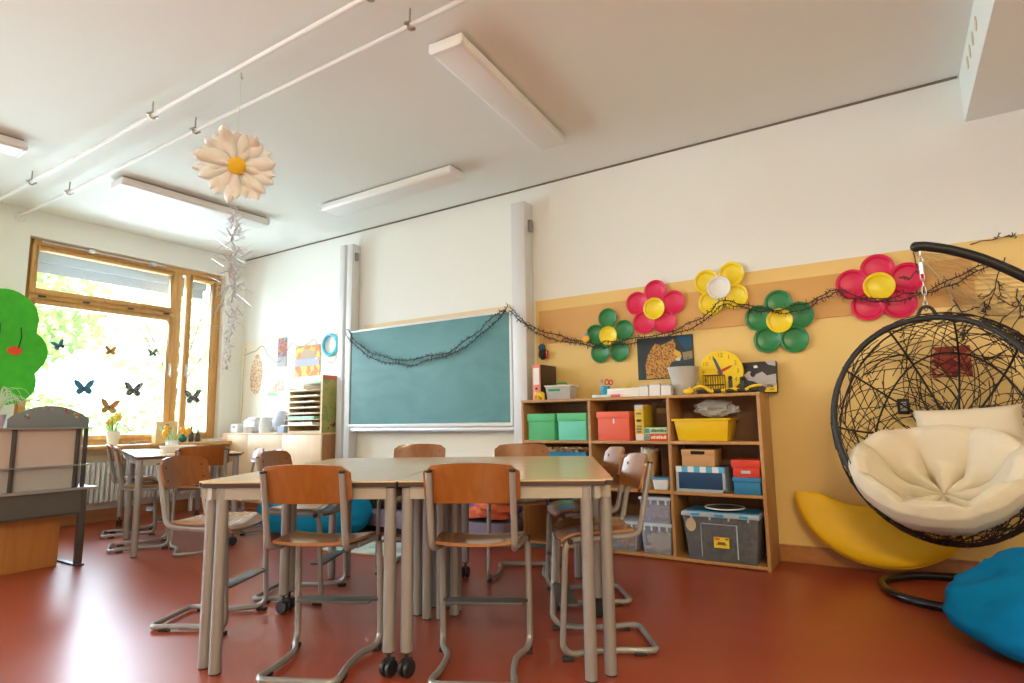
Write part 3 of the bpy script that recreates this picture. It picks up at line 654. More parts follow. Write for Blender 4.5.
# ------------------------------------------------------------------ window sill things, radiator, butterflies
rad = thing('radiator', 'white ribbed radiator under the window', 'radiator', (-7.10, 2.30, .0))
m = MB()
for k in range(40):
    y = k * .048; m.box(-.05, .05, y + .006, y + .040, .21, .63)
    m.tube([(.05, y + .023, .22), (.05, y + .023, .62)], .014, 6)
m.build('ribs', WHITEP, rad, bevel=.008)
MB().cyl((0, -.02, .235), (0, 1.93, .235), .02, 10).cyl((0, -.02, .605), (0, 1.93, .605), .02, 10).build('header_pipes', WHITEP, rad)
for yy in (.2, 1.7): MB().box(-.02, .02, yy, yy + .03, 0, .22).build('foot', WHITEP, rad)
SZ = .805
def flowerpot(label, x, y, z, s=1.0, pot=WHITEP, name='potted_daffodil'):
    t = put(name, label, 'potted flower', x, y, z)
    MB().lathe([(.001, 0), (.042 * s, 0), (.058 * s, .11 * s), (.062 * s, .125 * s), (.054 * s, .125 * s), (.05 * s, .10 * s), (.001, .10 * s)], 22, caps=False).build('pot', pot, t)
    st = MB(); rr = random.Random(int(y * 100)); hd = MB(); fl = MB()
    for k in range(16):
        a = rr.random() * 2 * PI; L = rr.uniform(.10, .19) * s; o = Vector((math.cos(a), math.sin(a), 0)) * rr.uniform(.03, .12) * s
        b0 = Vector((o.x * .2, o.y * .2, .10 * s)); st.tube([b0, b0 + o * .5 + Vector((0, 0, L * .7)), b0 + o * 1.2 + Vector((0, 0, L))], .006 * s, 5, r1=.002)
    for k in range(3):
        p = Vector((rr.uniform(-.05, .05) * s, rr.uniform(-.04, .07) * s, rr.uniform(.20, .26) * s)); st.tube([(0, 0, .1 * s), p], .003 * s, 5)
        hd.ball(p, .018 * s, 10, 6)
        for q_ in range(6):
            aa = q_ * PI / 3; fl.ball(p + Vector((0, math.cos(aa), math.sin(aa))) * .026 * s, (.006 * s, .018 * s, .018 * s), 8, 5)
    st.build('leaves', mat('pot_leaf', (.25, .48, .16), .5), t); hd.build('blossom_centre', mat('blossom_orange', (.90, .45, .02), .5), t); fl.build('blossom', mat('blossom_yellow', (.92, .80, .20), .5), t)
flowerpot('small white pot with a yellow flower on the window sill', -7.10, 3.13, SZ, 1.15)
bx = put('wooden_box', 'upright pale wooden box with printed marks on the sill', 'box', -7.08, 3.66, SZ)
MB().box(-.045, .045, -.12, .12, 0, .245).build('body', mat('box_ply', (.78, .56, .28), .5, var=.06), bx, bevel=.003)
m = MB()
for (y0, y1, z) in ((-.02, .02, .205), (-.05, .05, .165), (-.06, -.04, .125), (-.02, .0, .125), (.01, .03, .128)): m.box(.045, .0465, y0, y1, z - .006, z + .006)
m.build('printed_marks', mat('print_brown', (.28, .15, .07), .7), bx)
t = put('green_ball', 'small dark green round pot at the right end of the sill', 'pot', -7.06, 3.86, SZ)
MB().ball((0, 0, .04), (.045, .045, .04), 16, 10).build('body', mat('bottle_green', (.01, .16, .10), .25), t); MB().cyl((0, 0, .078), (0, 0, .09), .018, 12).build('lid', BLACK, t)
for i, (yy, hh, lab) in enumerate(((3.98, .17, 'taller dark bottle on the sill beside the casement'), (4.06, .14, 'shorter dark bottle on the sill, nearest the corner'))):
    t = put('bottle', lab, 'bottle', -7.10, yy, SZ)
    MB().lathe([(.001, 0), (.024, 0), (.026, .01), (.026, hh * .6), (.01, hh * .8), (.01, hh), (.001, hh)], 16).build('body', DARKSTEEL, t); MB().cyl((0, 0, hh), (0, 0, hh + .012), .012, 12).build('cap', STEEL, t)
t = put('tray', 'low white tray on the right end of the sill', 'tray', -7.02, 4.22, SZ); MB().tray((0, 0, 0), (.14, .22), (.16, .24), .03, .004).build('body', WHITEP, t)
kp = put('key_bunch', 'heap of grey keys lying on the sill between pot and box', 'keys', -7.10, 3.40, SZ)
rnd = random.Random(8); m = MB()
for k in range(26):
    p = Vector((rnd.uniform(-.03, .03), rnd.uniform(-.14, .12), .005)); a = rnd.random() * 6.28
    m.cbox((0, 0, 0), (.05, .012, .006), Matrix.Translation(p + Vector((0, 0, rnd.random() * .02))) @ Matrix.Rotation(a, 4, 'Z'))
tag(kp, kind=None); m.build('keys', mat('key_grey', (.25, .25, .28), .35, .6), kp, smooth=False)
def butterfly(label, y, z, s, c1, c2, tilt=0.0):
    t = thing('butterfly_sticker', label, 'window sticker', (-7.277, y, z), 0, None, rot=(tilt, 0, 0))
    dk = mat('butterfly_dark', (.03, .03, .035), .6)
    for sg in (-1, 1):
        up = [(0, .12), (sg * .18, .45), (sg * .55, .85), (sg * 1.0, 1.02), (sg * 1.08, .78), (sg * .95, .35), (sg * .70, .0), (sg * .3, -.14), (0, -.12)]
        lo = [(0, -.02), (sg * .45, .02), (sg * .80, -.15), (sg * .86, -.52), (sg * .60, -.78), (sg * .25, -.68), (0, -.35)]
        for poly, c, nm in ((up, c1, 'upper_wing'), (lo, c2, 'lower_wing')):
            P = [(x * s, yy * s) for x, yy in poly]
            MB().prism(P, 0, .0012, UPX).build(nm, c, t, smooth=False)
            cxm = sum(p[0] for p in P) / len(P); cym = sum(p[1] for p in P) / len(P)
    MB().tube([(.002, 0, .14 * s), (.002, 0, -.45 * s)], .05 * s, 6).tube([(.002, 0, .1 * s), (.002, .12 * s, .5 * s)], .012 * s, 4).tube([(.002, 0, .1 * s), (.002, -.12 * s, .5 * s)], .012 * s, 4).build('butterfly_body', dk, t)
BL = patches('wing_blue', [(.02, .03, .05), (.05, .20, .33), (.12, .32, .45)], 70); OG = patches('wing_orange', [(.03, .02, .02), (.40, .16, .05), (.55, .30, .12)], 70)
GR = patches('wing_grey', [(.04, .04, .05), (.12, .13, .15), (.45, .45, .45)], 60, stops=[0, .48, .6]); OL = patches('wing_olive', [(.05, .04, .02), (.28, .20, .07), (.42, .36, .14)], 60)
butterfly('largest blue butterfly sticker low on the big pane', 2.892, 1.415, .09, BL, BL, .05)
butterfly('dark grey butterfly sticker right of the blue one on the big pane', 3.385, 1.41, .092, GR, GR)
butterfly('orange and olive butterfly sticker lowest on the big pane', 3.150, 1.215, .088, OG, OL, -.1)
butterfly('pale grey butterfly sticker on the narrow right casement', 4.075, 1.345, .095, GR, GR, .1)
butterfly('small orange butterfly sticker high on the big pane, left one', 3.12, 1.835, .055, OG, OG)
butterfly('small grey butterfly sticker high on the big pane, right one', 3.565, 1.85, .05, GR, GR, .1)
butterfly('small dark butterfly sticker peeping out beside the green tree', 2.63, 1.85, .055, BL, GR, .4)

# ------------------------------------------------------------------ desk with hutch at the left edge, tree, grass pot
dk = thing('school_desk', 'dark grey metal desk seen from behind with orange wood pedestal', 'desk', (-5.09, 2.10, 0))
GREYP = mat('desk_back_grey', (.10, .095, .09), .5, .1); WOODP = wood('desk_orange_wood', (.42, .17, .045), (.50, .22, .07), .4, (6, 6, .8), scale=3)
MB().box(-.62, .02, -1.15, .06, .543, .562).build('desk_top', mat('desk_top_grey', (.30, .29, .28), .35), dk, bevel=.003)
MB().box(-.012, .0, -1.10, -.035, .378, .543).build('modesty_panel', GREYP, dk, smooth=False)
MB().box(-.015, .004, -1.10, -.03, .372, .388).build('panel_edge', DARKSTEEL, dk)
for yy in (-.012, -1.10):
    MB().box(-.05, .0, yy - .03, yy + .012, .012, .543).build('leg', DARKSTEEL, dk, bevel=.004)
    MB().box(-.56, .02, yy - .035, yy + .02, 0, .014).build('foot_bar', DARKSTEEL, dk, bevel=.004)
MB().box(-.58, -.15, -.62, -.10, .0, .50).build('pedestal', WOODP, dk, bevel=.003)
ht = thing('desk_hutch', 'upright sheet holder with arched blue grey top on the dark desk', 'stand', (-5.09, 1.85, .5628))
for yy in (-.215, .165, .215): MB().box(-.03, .0, yy - .011, yy + .011, 0, .43).build('upright', DARKSTEEL, ht, bevel=.002)
MB().box(-.03, .0, -.52, -.50, 0, .43).build('upright', DARKSTEEL, ht, bevel=.002)
MB().box(-.045, -.030, -.52, .20, .165, .43).build('paper_sheet', mat('pinkish_sheet', (.60, .50, .45), .6), ht, smooth=False)
MB().box(-.045, -.030, -.52, .20, .0, .155).build('paper_sheet', mat('grey_sheet', (.45, .44, .43), .6), ht, smooth=False)
MB().box(-.045, .012, -.52, .24, .158, .166).build('shelf_edge', mat('desk_top_grey', (.30, .29, .28), .35), ht)
MB().box(-.06, .02, -.52, .245, .425, .437).build('top_shelf', mat('desk_top_grey', (.30, .29, .28), .35), ht, bevel=.002)
arch = [(-.265, .0)] + [(-.265 + .495 * k / 16, .06 + .095 * math.sin(PI * k / 16) ** .8) for k in range(17)] + [(.23, .0)]
MB().prism(arch, 0, .014, Matrix.Translation((-.028, 0, .437)) @ UPX).build('arch_panel', mat('arch_grey_blue', (.20, .235, .25), .45), ht, bevel=.002)
rnd = random.Random(12)
for i, (yy, zz, c) in enumerate([(-.155, .09, (.45, .5, .55)), (-.165, .08, (.15, .13, .16)), (-.147, .068, (.40, .06, .03)), (-.06, .13, (.55, .18, .20)), (-.035, .132, (.08, .25, .40)), (-.012, .131, (.60, .16, .2)), (.075, .118, (.40, .03, .04)), (.09, .105, (.5, .08, .05)), (.13, .10, (.65, .5, .12)), (.15, .095, (.6, .18, .08)), (.145, .075, (.7, .55, .2)), (.12, .11, (.1, .3, .2))]):
    mt_ = mat('sticker_%d' % i, c, .5, var=0)
    MB().prism([(math.cos(a) * .011 * (1 if k % 2 else .6) + yy, math.sin(a) * .011 * (1 if k % 2 else .6) + zz) for k, a in enumerate([2 * PI * k / 10 for k in range(10)])], 0, .001, Matrix.Translation((-.0135, 0, .437)) @ UPX).build('sticker', mt_, ht, smooth=False)
tr = thing('cardboard_tree', 'bright green painted cardboard tree with a red apple by the window', 'cut-out tree', (-5.86, 1.745, 0))
GP = mat('poster_paint_green', (.045, .50, .02), .5, var=.25, scale=14)
def lobes():
    c = [(-.02, 1.86, .24), (.10, 1.60, .20), (.06, 1.36, .18), (-.2, 1.35, .2), (-.34, 1.62, .24)]
    pts = []
    for k in range(72):
        a = 2 * PI * k / 72; o = Vector((-.1, 1.62)); d = Vector((math.cos(a), math.sin(a))); best = 0.05
        for s_ in range(120):
            rr = s_ * .006; p = o + d * rr
            if any((p - Vector((x, z))).length < r_ for x, z, r_ in c): best = rr
        p = o + d * best; pts.append((p.x, p.y))
    return pts
MB().prism(lobes(), 0, .012, UPX).build('crown', GP, tr, smooth=False)
MB().prism([(-.2, 0), (.0, 0), (-.04, .6), (-.04, 1.35), (-.16, 1.35), (-.15, .6)], -.012, -.001, UPX).build('trunk', mat('trunk_brown', (.28, .14, .06), .7), tr, smooth=False)
MB().prism([(math.cos(2 * PI * k / 20) * .048 + .075, math.sin(2 * PI * k / 20) * .036 + 1.61) for k in range(20)], .0125, .017, UPX).build('apple', mat('apple_red', (.75, .08, .02), .5), tr, smooth=False)
MB().tube([(.018, .095, 1.63), (.018, .11, 1.72), (.018, .10, 1.8)], .004, 5).tube([(.018, -.06, 1.5), (.018, -.05, 1.85)], .004, 5).tube([(.018, -.03, 1.5), (.018, -.03, 1.82)], .003, 5).build('twig_lines', mat('dark_green_line', (.008, .07, .015), .6), tr)
gp = thing('grass_pot', 'pot with pale silvery grass fountain on the desk stand', 'potted plant', (-5.095, 1.522, 1.0))
MB().lathe([(.001, 0), (.04, 0), (.052, .085), (.055, .09), (.048, .09), (.04, .07), (.001, .07)], 20, caps=False).build('pot', mat('lilac_pot', (.55, .48, .68), .4), gp)
rnd = random.Random(4); m = MB()
for k in range(46):
    a = rnd.random() * 2 * PI; L = rnd.uniform(.12, .22); hgt = rnd.uniform(.10, .20)
    o = Vector((math.cos(a) * .5, math.sin(a), 0)) * L
    m.tube(spline([(0, 0, .06), Vector((0, 0, .07)) + o * .25 + Vector((0, 0, hgt)), Vector((0, 0, .08)) + o * .7 + Vector((0, 0, hgt * 1.05)), Vector((0, 0, .07)) + o + Vector((0, 0, hgt * .6))], 5), .0024, 4, r1=.001)
m.build('grass_blades', mat('silver_grass', (.62, .74, .55), .5), gp)

# ------------------------------------------------------------------ chairs
def shoulder(u, n=4.0):
    return max(0.0, 1 - abs(u) ** n) ** (1 / n)
def make_chair(label, group):
    t = thing('school_chair', label, 'chair', (0, 0, 0), 0, group)
    # seat: dished plywood with rounded corners and a waterfall front
    def sf(u, v):
        a, b = u * 2 - 1, v * 2 - 1
        # square -> rounded square
        x = a * math.sqrt(max(0, 1 - b * b * .10)) * .182; y = b * math.sqrt(max(0, 1 - a * a * .10)) * .170 + .050
        k = 1 - .09 * max(0, -b)
        z = .514 - .012 * (1 - a * a) * (1 - b * b * .3) - .032 * max(0, (b - .45) / .55) ** 2 + .006 * max(0, -b) ** 2
        return (x * k, y, z), (0, .12 * max(0, (b - .4)), 1)
    MB().shell(17, 17, sf, .012).build('seat', BEECHSEAT, t, bevel=.0)
    # backrest
    def bf(u, v):
        a, b = u * 2 - 1, v * 2 - 1
        rx = .1925 * (1 if abs(b) < .7 else 1 - .075 * ((abs(b) - .7) / .3) ** 2.2)
        x = a * rx; zc = .752; hz = .075
        z = zc + b * hz + (.012 * (1 - a * a) if b > 0 else .004 * (1 - a * a)) * abs(b) - (.014 * max(0, (abs(a) - .86) / .14) ** 2 * (1 if b > 0 else -1) * abs(b) ** 3)
        y = -.164 - .27 * (z - .665) + .034 * a * a
        return (x, y, z), (a * -.2, 1, .1)
    bk = MB().shell(21, 13, bf, .011).build('backrest', BEECH, t)
    for s in (-1, 1):
        P = fillet([(s * .150, .09, .494), (s * .155, -.05, .489), (s * .166, -.132, .502), (s * .166, -.148, .575), (s * .166, -.192, .805)], .06, 6)
        bp_ = MB().tube(P, .0135, 10).build('back_post', STEEL, t)
        MB().cyl((s * .166, -.192, .804), (s * .166, -.1935, .812), .0138, 10).build('post_cap', BLACK, bp_)
        for zz in (.72, .785): MB().cyl((s * .150, -.164 - .27 * (zz - .665) + .024, zz), (s * .150, -.164 - .27 * (zz - .665) + .030, zz), .006, 8).build('bolt', DARKSTEEL, bk)
    side = lambda s: [(s * .160, .0, .487), (s * .182, .15, .491), (s * .192, .195, .476), (s * .194, .215, .10), (s * .194, .218, .055), (s * .187, .180, .021), (s * .145, .095, .021), (s * .145, -.05, .021)]
    Lp = side(-1); Rp = side(1)
    path = Lp + [(-.165, -.195, .021), (.165, -.195, .021)] + Rp[::-1]
    MB().tube(fillet(path, .045, 5), .0135, 10).build('sled_frame', STEEL, t)
    MB().tube([(-.155, .0, .489), (.155, .0, .489)], .009, 8).tube([(-.17, .13, .490), (.17, .13, .490)], .009, 8).build('seat_bearer', STEEL, t)
    MB().box(-.168, .168, .140, .222, .208, .220).build('footrest', mat('footrest_grey', (.085, .083, .080), .4), t, bevel=.003)
    for s in (-1, 1): MB().tube([(s * .166, .195, .214), (s * .194, .205, .214)], .007, 8).build('footrest_bracket', BLACK, t)
    for s in (-1, 1):
        for y, x in ((.195, .190), (-.12, .154)):
            MB().box(s * x - .014, s * x + .014, y - .025, y + .025, 0, .018).build('glide', BLACK, t, bevel=.003)
        MB().cyl((s * .190, .175, .484), (s * .205, .175, .484), .013, 10).build('frame_joint', BLACK, t)
    return t
G1, G2 = 'chairs around the front table group', 'chairs around the table by the window'
CH = [  # x, y, facing degrees, label
    (-2.104, 1.764, 116, 'left one of two orange chairs in front of the big table, back to the camera', G1),
    (-1.503, 2.078, 117, 'right one of two orange chairs in front of the big table, back to camera', G1),
    (-1.180, 2.605, 215, 'beech chair at the right side of the big table, the nearer one', G1),
    (-1.530, 3.190, 217, 'beech chair at the right side of the big table, the farther one nearest the shelf', G1),
    (-3.070, 1.855, 27, 'nearer chair at the left side of the big table, seen from the side', G1),
    (-3.050, 2.400, 28, 'beech chair at the left side of the big table, the farther one before the cabinet', G1),
    (-2.905, 3.245, 298, 'beech chair behind the big table, the left one below the chalkboard', G1),
    (-2.145, 3.455, 298, 'beech chair behind the big table, the right one beside the shelf', G1),
    (-5.39, 2.62, 64, 'beech chair at the window table, nearer of two side by side in profile', G2),
    (-6.13, 2.885, 64, 'beech chair at the window table, farther of two side by side in profile', G2),
    (-4.81, 2.80, 150, 'orange beech chair with its back to the camera at the window table', G2),
    (-5.19, 3.60, 250, 'pale chair behind the window table, the one nearer the cabinet knob', G2),
    (-5.63, 3.70, 250, 'pale chair behind the window table, the one nearer the window', G2),
]
c0 = None
for x, y, fa, lab, g in CH:
    if c0 is None:
        c0 = make_chair(lab, g); c0.location = (x, y, 0); c0.rotation_euler = (0, 0, R(fa - 90))
    else:
        c = dup(c0, (x, y, 0), R(fa - 90), lab, g)
        if lab.startswith('pale'): c.scale = (.9, .9, .9)

# ------------------------------------------------------------------ tables
TZ = .764
def caster_parts(m, x, y, a=0.0):
    T = Matrix.Translation((x, y, 0)) @ Matrix.Rotation(a, 4, 'Z')
    for s in (-1, 1):
        m.lathe([(.004, -.008), (.030, -.008), (.034, -.004), (.034, .004), (.030, .008), (.004, .008)], 18, T @ Matrix.Translation((.0, s * .014, .0345)) @ Matrix.Rotation(R(90), 4, 'X'))
    m.box(-.014, .03, -.006, .006, .03, .066, T)
def leg(t, x, y, caster, foot=True, a=.3):
    z0 = .098 if caster else .006
    l = MB().cyl((x, y, z0), (x, y, TZ - .03), .0245, 18).build('leg', STEEL, t)
    if caster:
        m = MB(); caster_parts(m, x, y, a); m.cyl((x, y, .06), (x, y, .10), .008, 8); m.cyl((x, y, .093), (x, y, .100), .022, 14)
        m.build('caster', BLACK, l)
    else: MB().cyl((x, y, 0), (x, y, .014), .0235, 16).build('foot_cap', BLACK, l)
def rounded(poly, r, n=4):
    return [(p.x, p.y) for p in fillet([(x, y, 0) for x, y in poly], r, n, closed=True)]
def inset(poly, d):
    N = len(poly); out = []
    area = sum(poly[i][0] * poly[(i + 1) % N][1] - poly[(i + 1) % N][0] * poly[i][1] for i in range(N))
    sg = 1 if area > 0 else -1
    for i in range(N):
        p0, p1, p2 = Vector(poly[i - 1]), Vector(poly[i]), Vector(poly[(i + 1) % N])
        e1 = (p1 - p0).normalized(); e2 = (p2 - p1).normalized()
        n1 = Vector((-e1.y, e1.x)) * sg; n2 = Vector((-e2.y, e2.x)) * sg
        b = (n1 + n2); b = b / max(.2, b.length_squared) * 2
        out.append(tuple(p1 + b * d))
    return out
def make_table(name, label, group, cx, cy, rz, poly, legs):
    t = thing(name, label, 'table', (cx, cy, 0), rz, group)
    MB().prism(rounded(inset(poly, .001), .012), TZ - .006, TZ).build('table_top', LAMINATE, t, smooth=False)
    MB().prism(rounded(inset(poly, .0015), .012), TZ - .024, TZ - .006).build('edge_band', EDGE, t, smooth=False)
    inn = inset(poly, .03); fr = MB()
    N = len(inn)
    for i in range(N):
        a, b = Vector(inn[i]), Vector(inn[(i + 1) % N]); d = (b - a); L = d.length; an = math.atan2(d.y, d.x)
        fr.box(.02, L - .02, -.012, .012, TZ - .074, TZ - .0245, Matrix.Translation((a.x, a.y, 0)) @ Matrix.Rotation(an, 4, 'Z'))
    fr.build('apron', mat('apron_grey', (.40, .37, .32), .4, .2), t, smooth=False)
    for (x, y, c) in legs: leg(t, x, y, c, a=random.uniform(-.5, 2.5))
    return t
TC, TR, HX, HY = (-2.115, 2.555), R(28.1), .866, .789
g = 'triangular tables joined into one big table'
names = {(-1, -1, 0): 'triangular table at the front left, long edge towards the camera', (-1, -1, 1): 'triangular table on the left side, near the left front corner',
         (1, -1, 0): 'triangular table at the front right, long edge towards the camera', (1, -1, 1): 'triangular table on the right side, near the front corner',
         (1, 1, 0): 'triangular table at the back right before the shelf', (1, 1, 1): 'triangular table on the right side, near the back corner',
         (-1, 1, 0): 'triangular table at the back left under the chalkboard', (-1, 1, 1): 'triangular table on the left side, near the back corner'}
for (sx, sy, k), lab in names.items():
    X_ = HX + (.0 if sx < 0 else .01); Y_ = HY + (.04 if sy < 0 else -.035)
    Cn = (sx * X_, sy * Y_); Md = (0, sy * Y_) if k == 0 else (sx * X_, 0)
    tip = [(sx * (X_ - .045), sy * (Y_ - .041)), (sx * (X_ - .03), sy * Y_)] if k == 0 else [(sx * (X_ - .045), sy * (Y_ - .041)), (sx * X_, sy * (Y_ - .03))]
    hub0 = (sx * .001, sy * .03) if k == 0 else (sx * .03, sy * .001)
    poly = [(sx * .03, sy * .0273), hub0, Md, tip[1], tip[0]]
    if k == 0: lg = [(sx * (X_ - .112), sy * (Y_ - .036), False), (sx * .036, sy * (Y_ - .038), True), (sx * .036, sy * .098, False)]
    else: lg = [(sx * (X_ - .032), sy * (Y_ - .092), False), (sx * (X_ - .038), sy * .036, True), (sx * .098, sy * .036, False)]
    make_table('triangle_table', lab, g, TC[0], TC[1], TR, poly, lg)
g = 'grey tables by the window'
rz2 = R(159 - 180)
make_table('school_table', 'grey legged table by the window, the right one holding the flower vase', g, -5.02, 2.42, rz2, [(.03, -.03), (-.94, -.03), (-.94, .74), (.03, .74)], [(0, 0, False), (-.90, .01, False), (0, .70, True), (-.90, .70, False)])
make_table('school_table', 'grey legged table by the window, the left one nearest the radiator', g, -5.02, 2.42, rz2, [(-.945, -.03), (-1.80, -.03), (-1.80, .74), (-.945, .74)], [(-.985, .01, False), (-1.76, 0, True), (-.985, .70, False), (-1.76, .70, True)])
# flowers on the window table
t = put('vase', 'glass vase with yellow tulips on the window table', 'vase', -5.72, 3.03, TZ)
MB().lathe([(.001, 0), (.05, 0), (.062, .03), (.05, .085), (.058, .10), (.053, .10), (.046, .085), (.056, .03), (.001, .006)], 22, caps=False).build('vase_body', mat('milky_glass', (.80, .84, .88), .12, trans=.0), t)
st = MB(); hd = MB(); lv = MB(); rr = random.Random(3)
for k in range(14):
    a = rr.random() * 2 * PI; p = Vector((math.cos(a) * rr.uniform(.05, .15), math.sin(a) * rr.uniform(.05, .15), rr.uniform(.15, .22)))
    if k < 4: st.tube([(0, 0, .02), p * .6 + Vector((0, 0, .05)), p], .004, 5); hd.ball(p, (.026, .026, .034), 12, 8)
    else: lv.tube([(0, 0, .03), Vector((p.x * .5, p.y * .5, p.z * .8)), p * 1.1], .012, 4, r1=.002)
st.build('stems', mat('pot_leaf', (.25, .48, .16), .5), t); hd.build('tulip_heads', mat('blossom_orange', (.90, .45, .02), .5), t); lv.build('leaves', mat('pale_leaf', (.55, .72, .42), .5), t)
t = put('bread_basket', 'low pale oval basket on the window table beside the vase', 'basket', -5.42, 2.93, TZ)
MB().lathe([(.001, 0), (.11, 0), (.14, .055), (.135, .06), (.128, .055), (.10, .008), (.001, .008)], 28, Matrix.Scale(1.3, 4, (1, 0, 0)), caps=False).build('body', mat('basket_cream', (.78, .72, .62), .6, bump=.4, bscale=90), t)
t = put('paper_sheet', 'white sheet of paper lying on the window table', 'paper', -6.15, 3.05, TZ + .0006, .2); MB().box(-.15, .15, -.1, .1, 0, .0015).build('sheet', mat('paper_white', (.86, .84, .78), .7), t, smooth=False)

# ------------------------------------------------------------------ open shelf
sx0, sx1, sy0, sy1, sh = -2.632, -.748, 4.27, 4.628, 1.168
shf = thing('open_shelf', 'wide open beech shelf with nine compartments on the yellow wall', 'shelf', (sx0, sy0, 0))
w, d = sx1 - sx0, sy1 - sy0; t_ = .022
dv = [.622, 1.252]
MB().box(-.002, w + .002, -.002, d, sh - t_, sh).build('top_board', SHELFW, shf, bevel=.002)
for x in (0, w - t_): MB().box(x, x + t_, 0, d, 0, sh - t_).build('side_panel', SHELFW, shf, bevel=.002)
for x in dv: MB().box(x - t_ / 2, x + t_ / 2, 0.001, d, .03, sh - t_).build('divider', SHELFW, shf, bevel=.002)
MB().box(t_, w - t_, d - .008, d, .03, sh - t_).build('back_panel', wood('shelf_back_shaded', (.17, .068, .020), (.21, .088, .028), .5, (8, 8, .7)), shf, smooth=False)  # panel colour darkened to carry the shade inside the compartments
MB().box(t_, w - t_, .003, d - .01, .010, .030).build('bottom_board', SHELFW, shf, bevel=.002)
MB().box(t_, w - t_, .03, .05, 0, .010).build('plinth', SHELFW, shf)
SH2, SH1 = .815, .462
cols = [(t_, dv[0] - t_ / 2), (dv[0] + t_ / 2, dv[1] - t_ / 2), (dv[1] + t_ / 2, w - t_)]
for a, b in cols:
    for z in (SH1, SH2): MB().box(a, b, .002, d - .01, z, z + t_).build('shelf_board', SHELFW, shf, bevel=.002)
Z2, Z1s, Z0s = SH2 + t_ + .0006, SH1 + t_ + .0006, .0306
def lidbox(label, x, y, z, w, d, h, c, lid=None, name='storage_box', cat='box', lh=.05, group=None):
    t = put(name, label, cat, x, y, z, 0, group)
    mb = mat('card_%d_%d_%d' % tuple(int(v * 999) for v in c), c, .55, var=.02)
    ml = mb if lid is None else mat('card_%d_%d_%d' % tuple(int(v * 999) for v in lid), lid, .55, var=.02)
    MB().box(-w / 2, w / 2, -d / 2, d / 2, 0, h - lh * .6).build('body', mb, t, bevel=.002)
    MB().box(-w / 2 - .007, w / 2 + .007, -d / 2 - .007, d / 2 + .007, h - lh, h).build('lid', ml, t, bevel=.002)
    return t
lidbox('left green lidded cardboard box on the top shelf level', -2.455, 4.42, Z2, .245, .26, .215, (.10, .52, .22), name='storage_box', lh=.062)
lidbox('right green box with turquoise front on the top shelf level', -2.172, 4.42, Z2, .245, .26, .215, (.16, .66, .50), (.12, .56, .25), lh=.062)
t = lidbox('orange red lidded cardboard box in the middle top compartment', -1.815, 4.41, Z2, .255, .26, .22, (.78, .13, .075), lh=.05)
MB().box(.0, .012, -.1325, -.131, .13, .165).build('tag', WHITEP, t)
# games
t = put('board_game', 'yellow game box standing upright beside the red box', 'board game', -1.603, 4.405, Z2)
MB().box(-.034, .034, -.13, .09, 0, .265).build('body', mat('game_yellow', (.68, .46, .02), .5), t, bevel=.002)
MB().box(-.030, .030, -.1315, -.13, .235, .265).build('label_band', mat('game_lilac', (.62, .58, .70), .5), t); MB().box(-.030, .030, -.1315, -.13, .005, .05).build('label_band', mat('game_pale', (.7, .62, .6), .5), t)
m = MB()
for k, z in enumerate((.20, .15, .145, .105, .085, .065)): m.box(-.022 + .004 * (k % 2), .02 - .003 * (k % 3), -.1318, -.131, z - .006, z + .008)
m.build('printed_marks', mat('game_print', (.16, .12, .14), .5), t)
t = put('board_game', 'dark brown game box standing behind the stacked games', 'board game', -1.485, 4.53, Z2)
MB().box(-.06, .06, -.05, .05, 0, .26).build('body', patches('dark_game', [(.03, .015, .01), (.10, .05, .02), (.16, .06, .03)], 14), t, bevel=.002); MB().box(-.05, .05, -.0515, -.05, .2, .24).build('label_band', mat('game_brown', (.25, .12, .04), .5), t)
def flatgame(label, z, c, h, mk):
    t = put('board_game', label, 'board game', -1.482, 4.36, z); MB().box(-.084, .084, -.085, .085, 0, h).build('body', mat('fg%d' % int(z * 1000), c, .5), t, bevel=.002)
    MB().box(-.084, -.045, -.0863, -.085, .006, h - .006).build('picture', patches('fgp%d' % int(z * 1000), [(.7, .8, .7), (.1, .3, .25), (.8, .5, .2)], 60), t)
    m = MB(); x = -.035; rr = random.Random(int(z * 500))
    while x < .07: ww = rr.uniform(.006, .014); m.box(x, x + ww, -.0863, -.085, h * .3, h * rr.uniform(.6, .75)); x += ww + .004
    m.build('printed_marks', mk, t)
flatgame('flat red game box lying under the green one', Z2, (.62, .05, .025), .050, mat('print_cream', (.80, .68, .45), .5))
flatgame('flat green game box lying on the red one', Z2 + .0505, (.42, .62, .34), .046, mat('print_dark_green', (.04, .10, .06), .5))
# yellow tub with plastic bag
t = put('yellow_tub', 'big yellow plastic tub in the right top compartment', 'tub', -1.155, 4.42, Z2)
YT = mat('yellow_plastic', (.82, .52, .012), .3, var=.02)
MB().tray((0, 0, 0), (.34, .22), (.385, .27), .155, .006).build('body', YT, t, bevel=.004); MB().tray((0, 0, .142), (.405, .292), (.410, .296), .016, .013).build('rim', YT, t)
BAG = glassy('clear_film', (.9, .9, .9), .72, .12)
rnd = random.Random(2); m = MB()
m.ball((0, 0, 0), (.150, .095, .058), 28, 18, fn=lambda d: 1 + .35 * noise.noise(d * 2.6) + .12 * noise.noise(d * 7))
tag(m.build('plastic_bag', BAG, loc=(-1.08, 4.44, Z2 + .228)), 'crumpled clear plastic bag poking out of the yellow tub', 'bag')
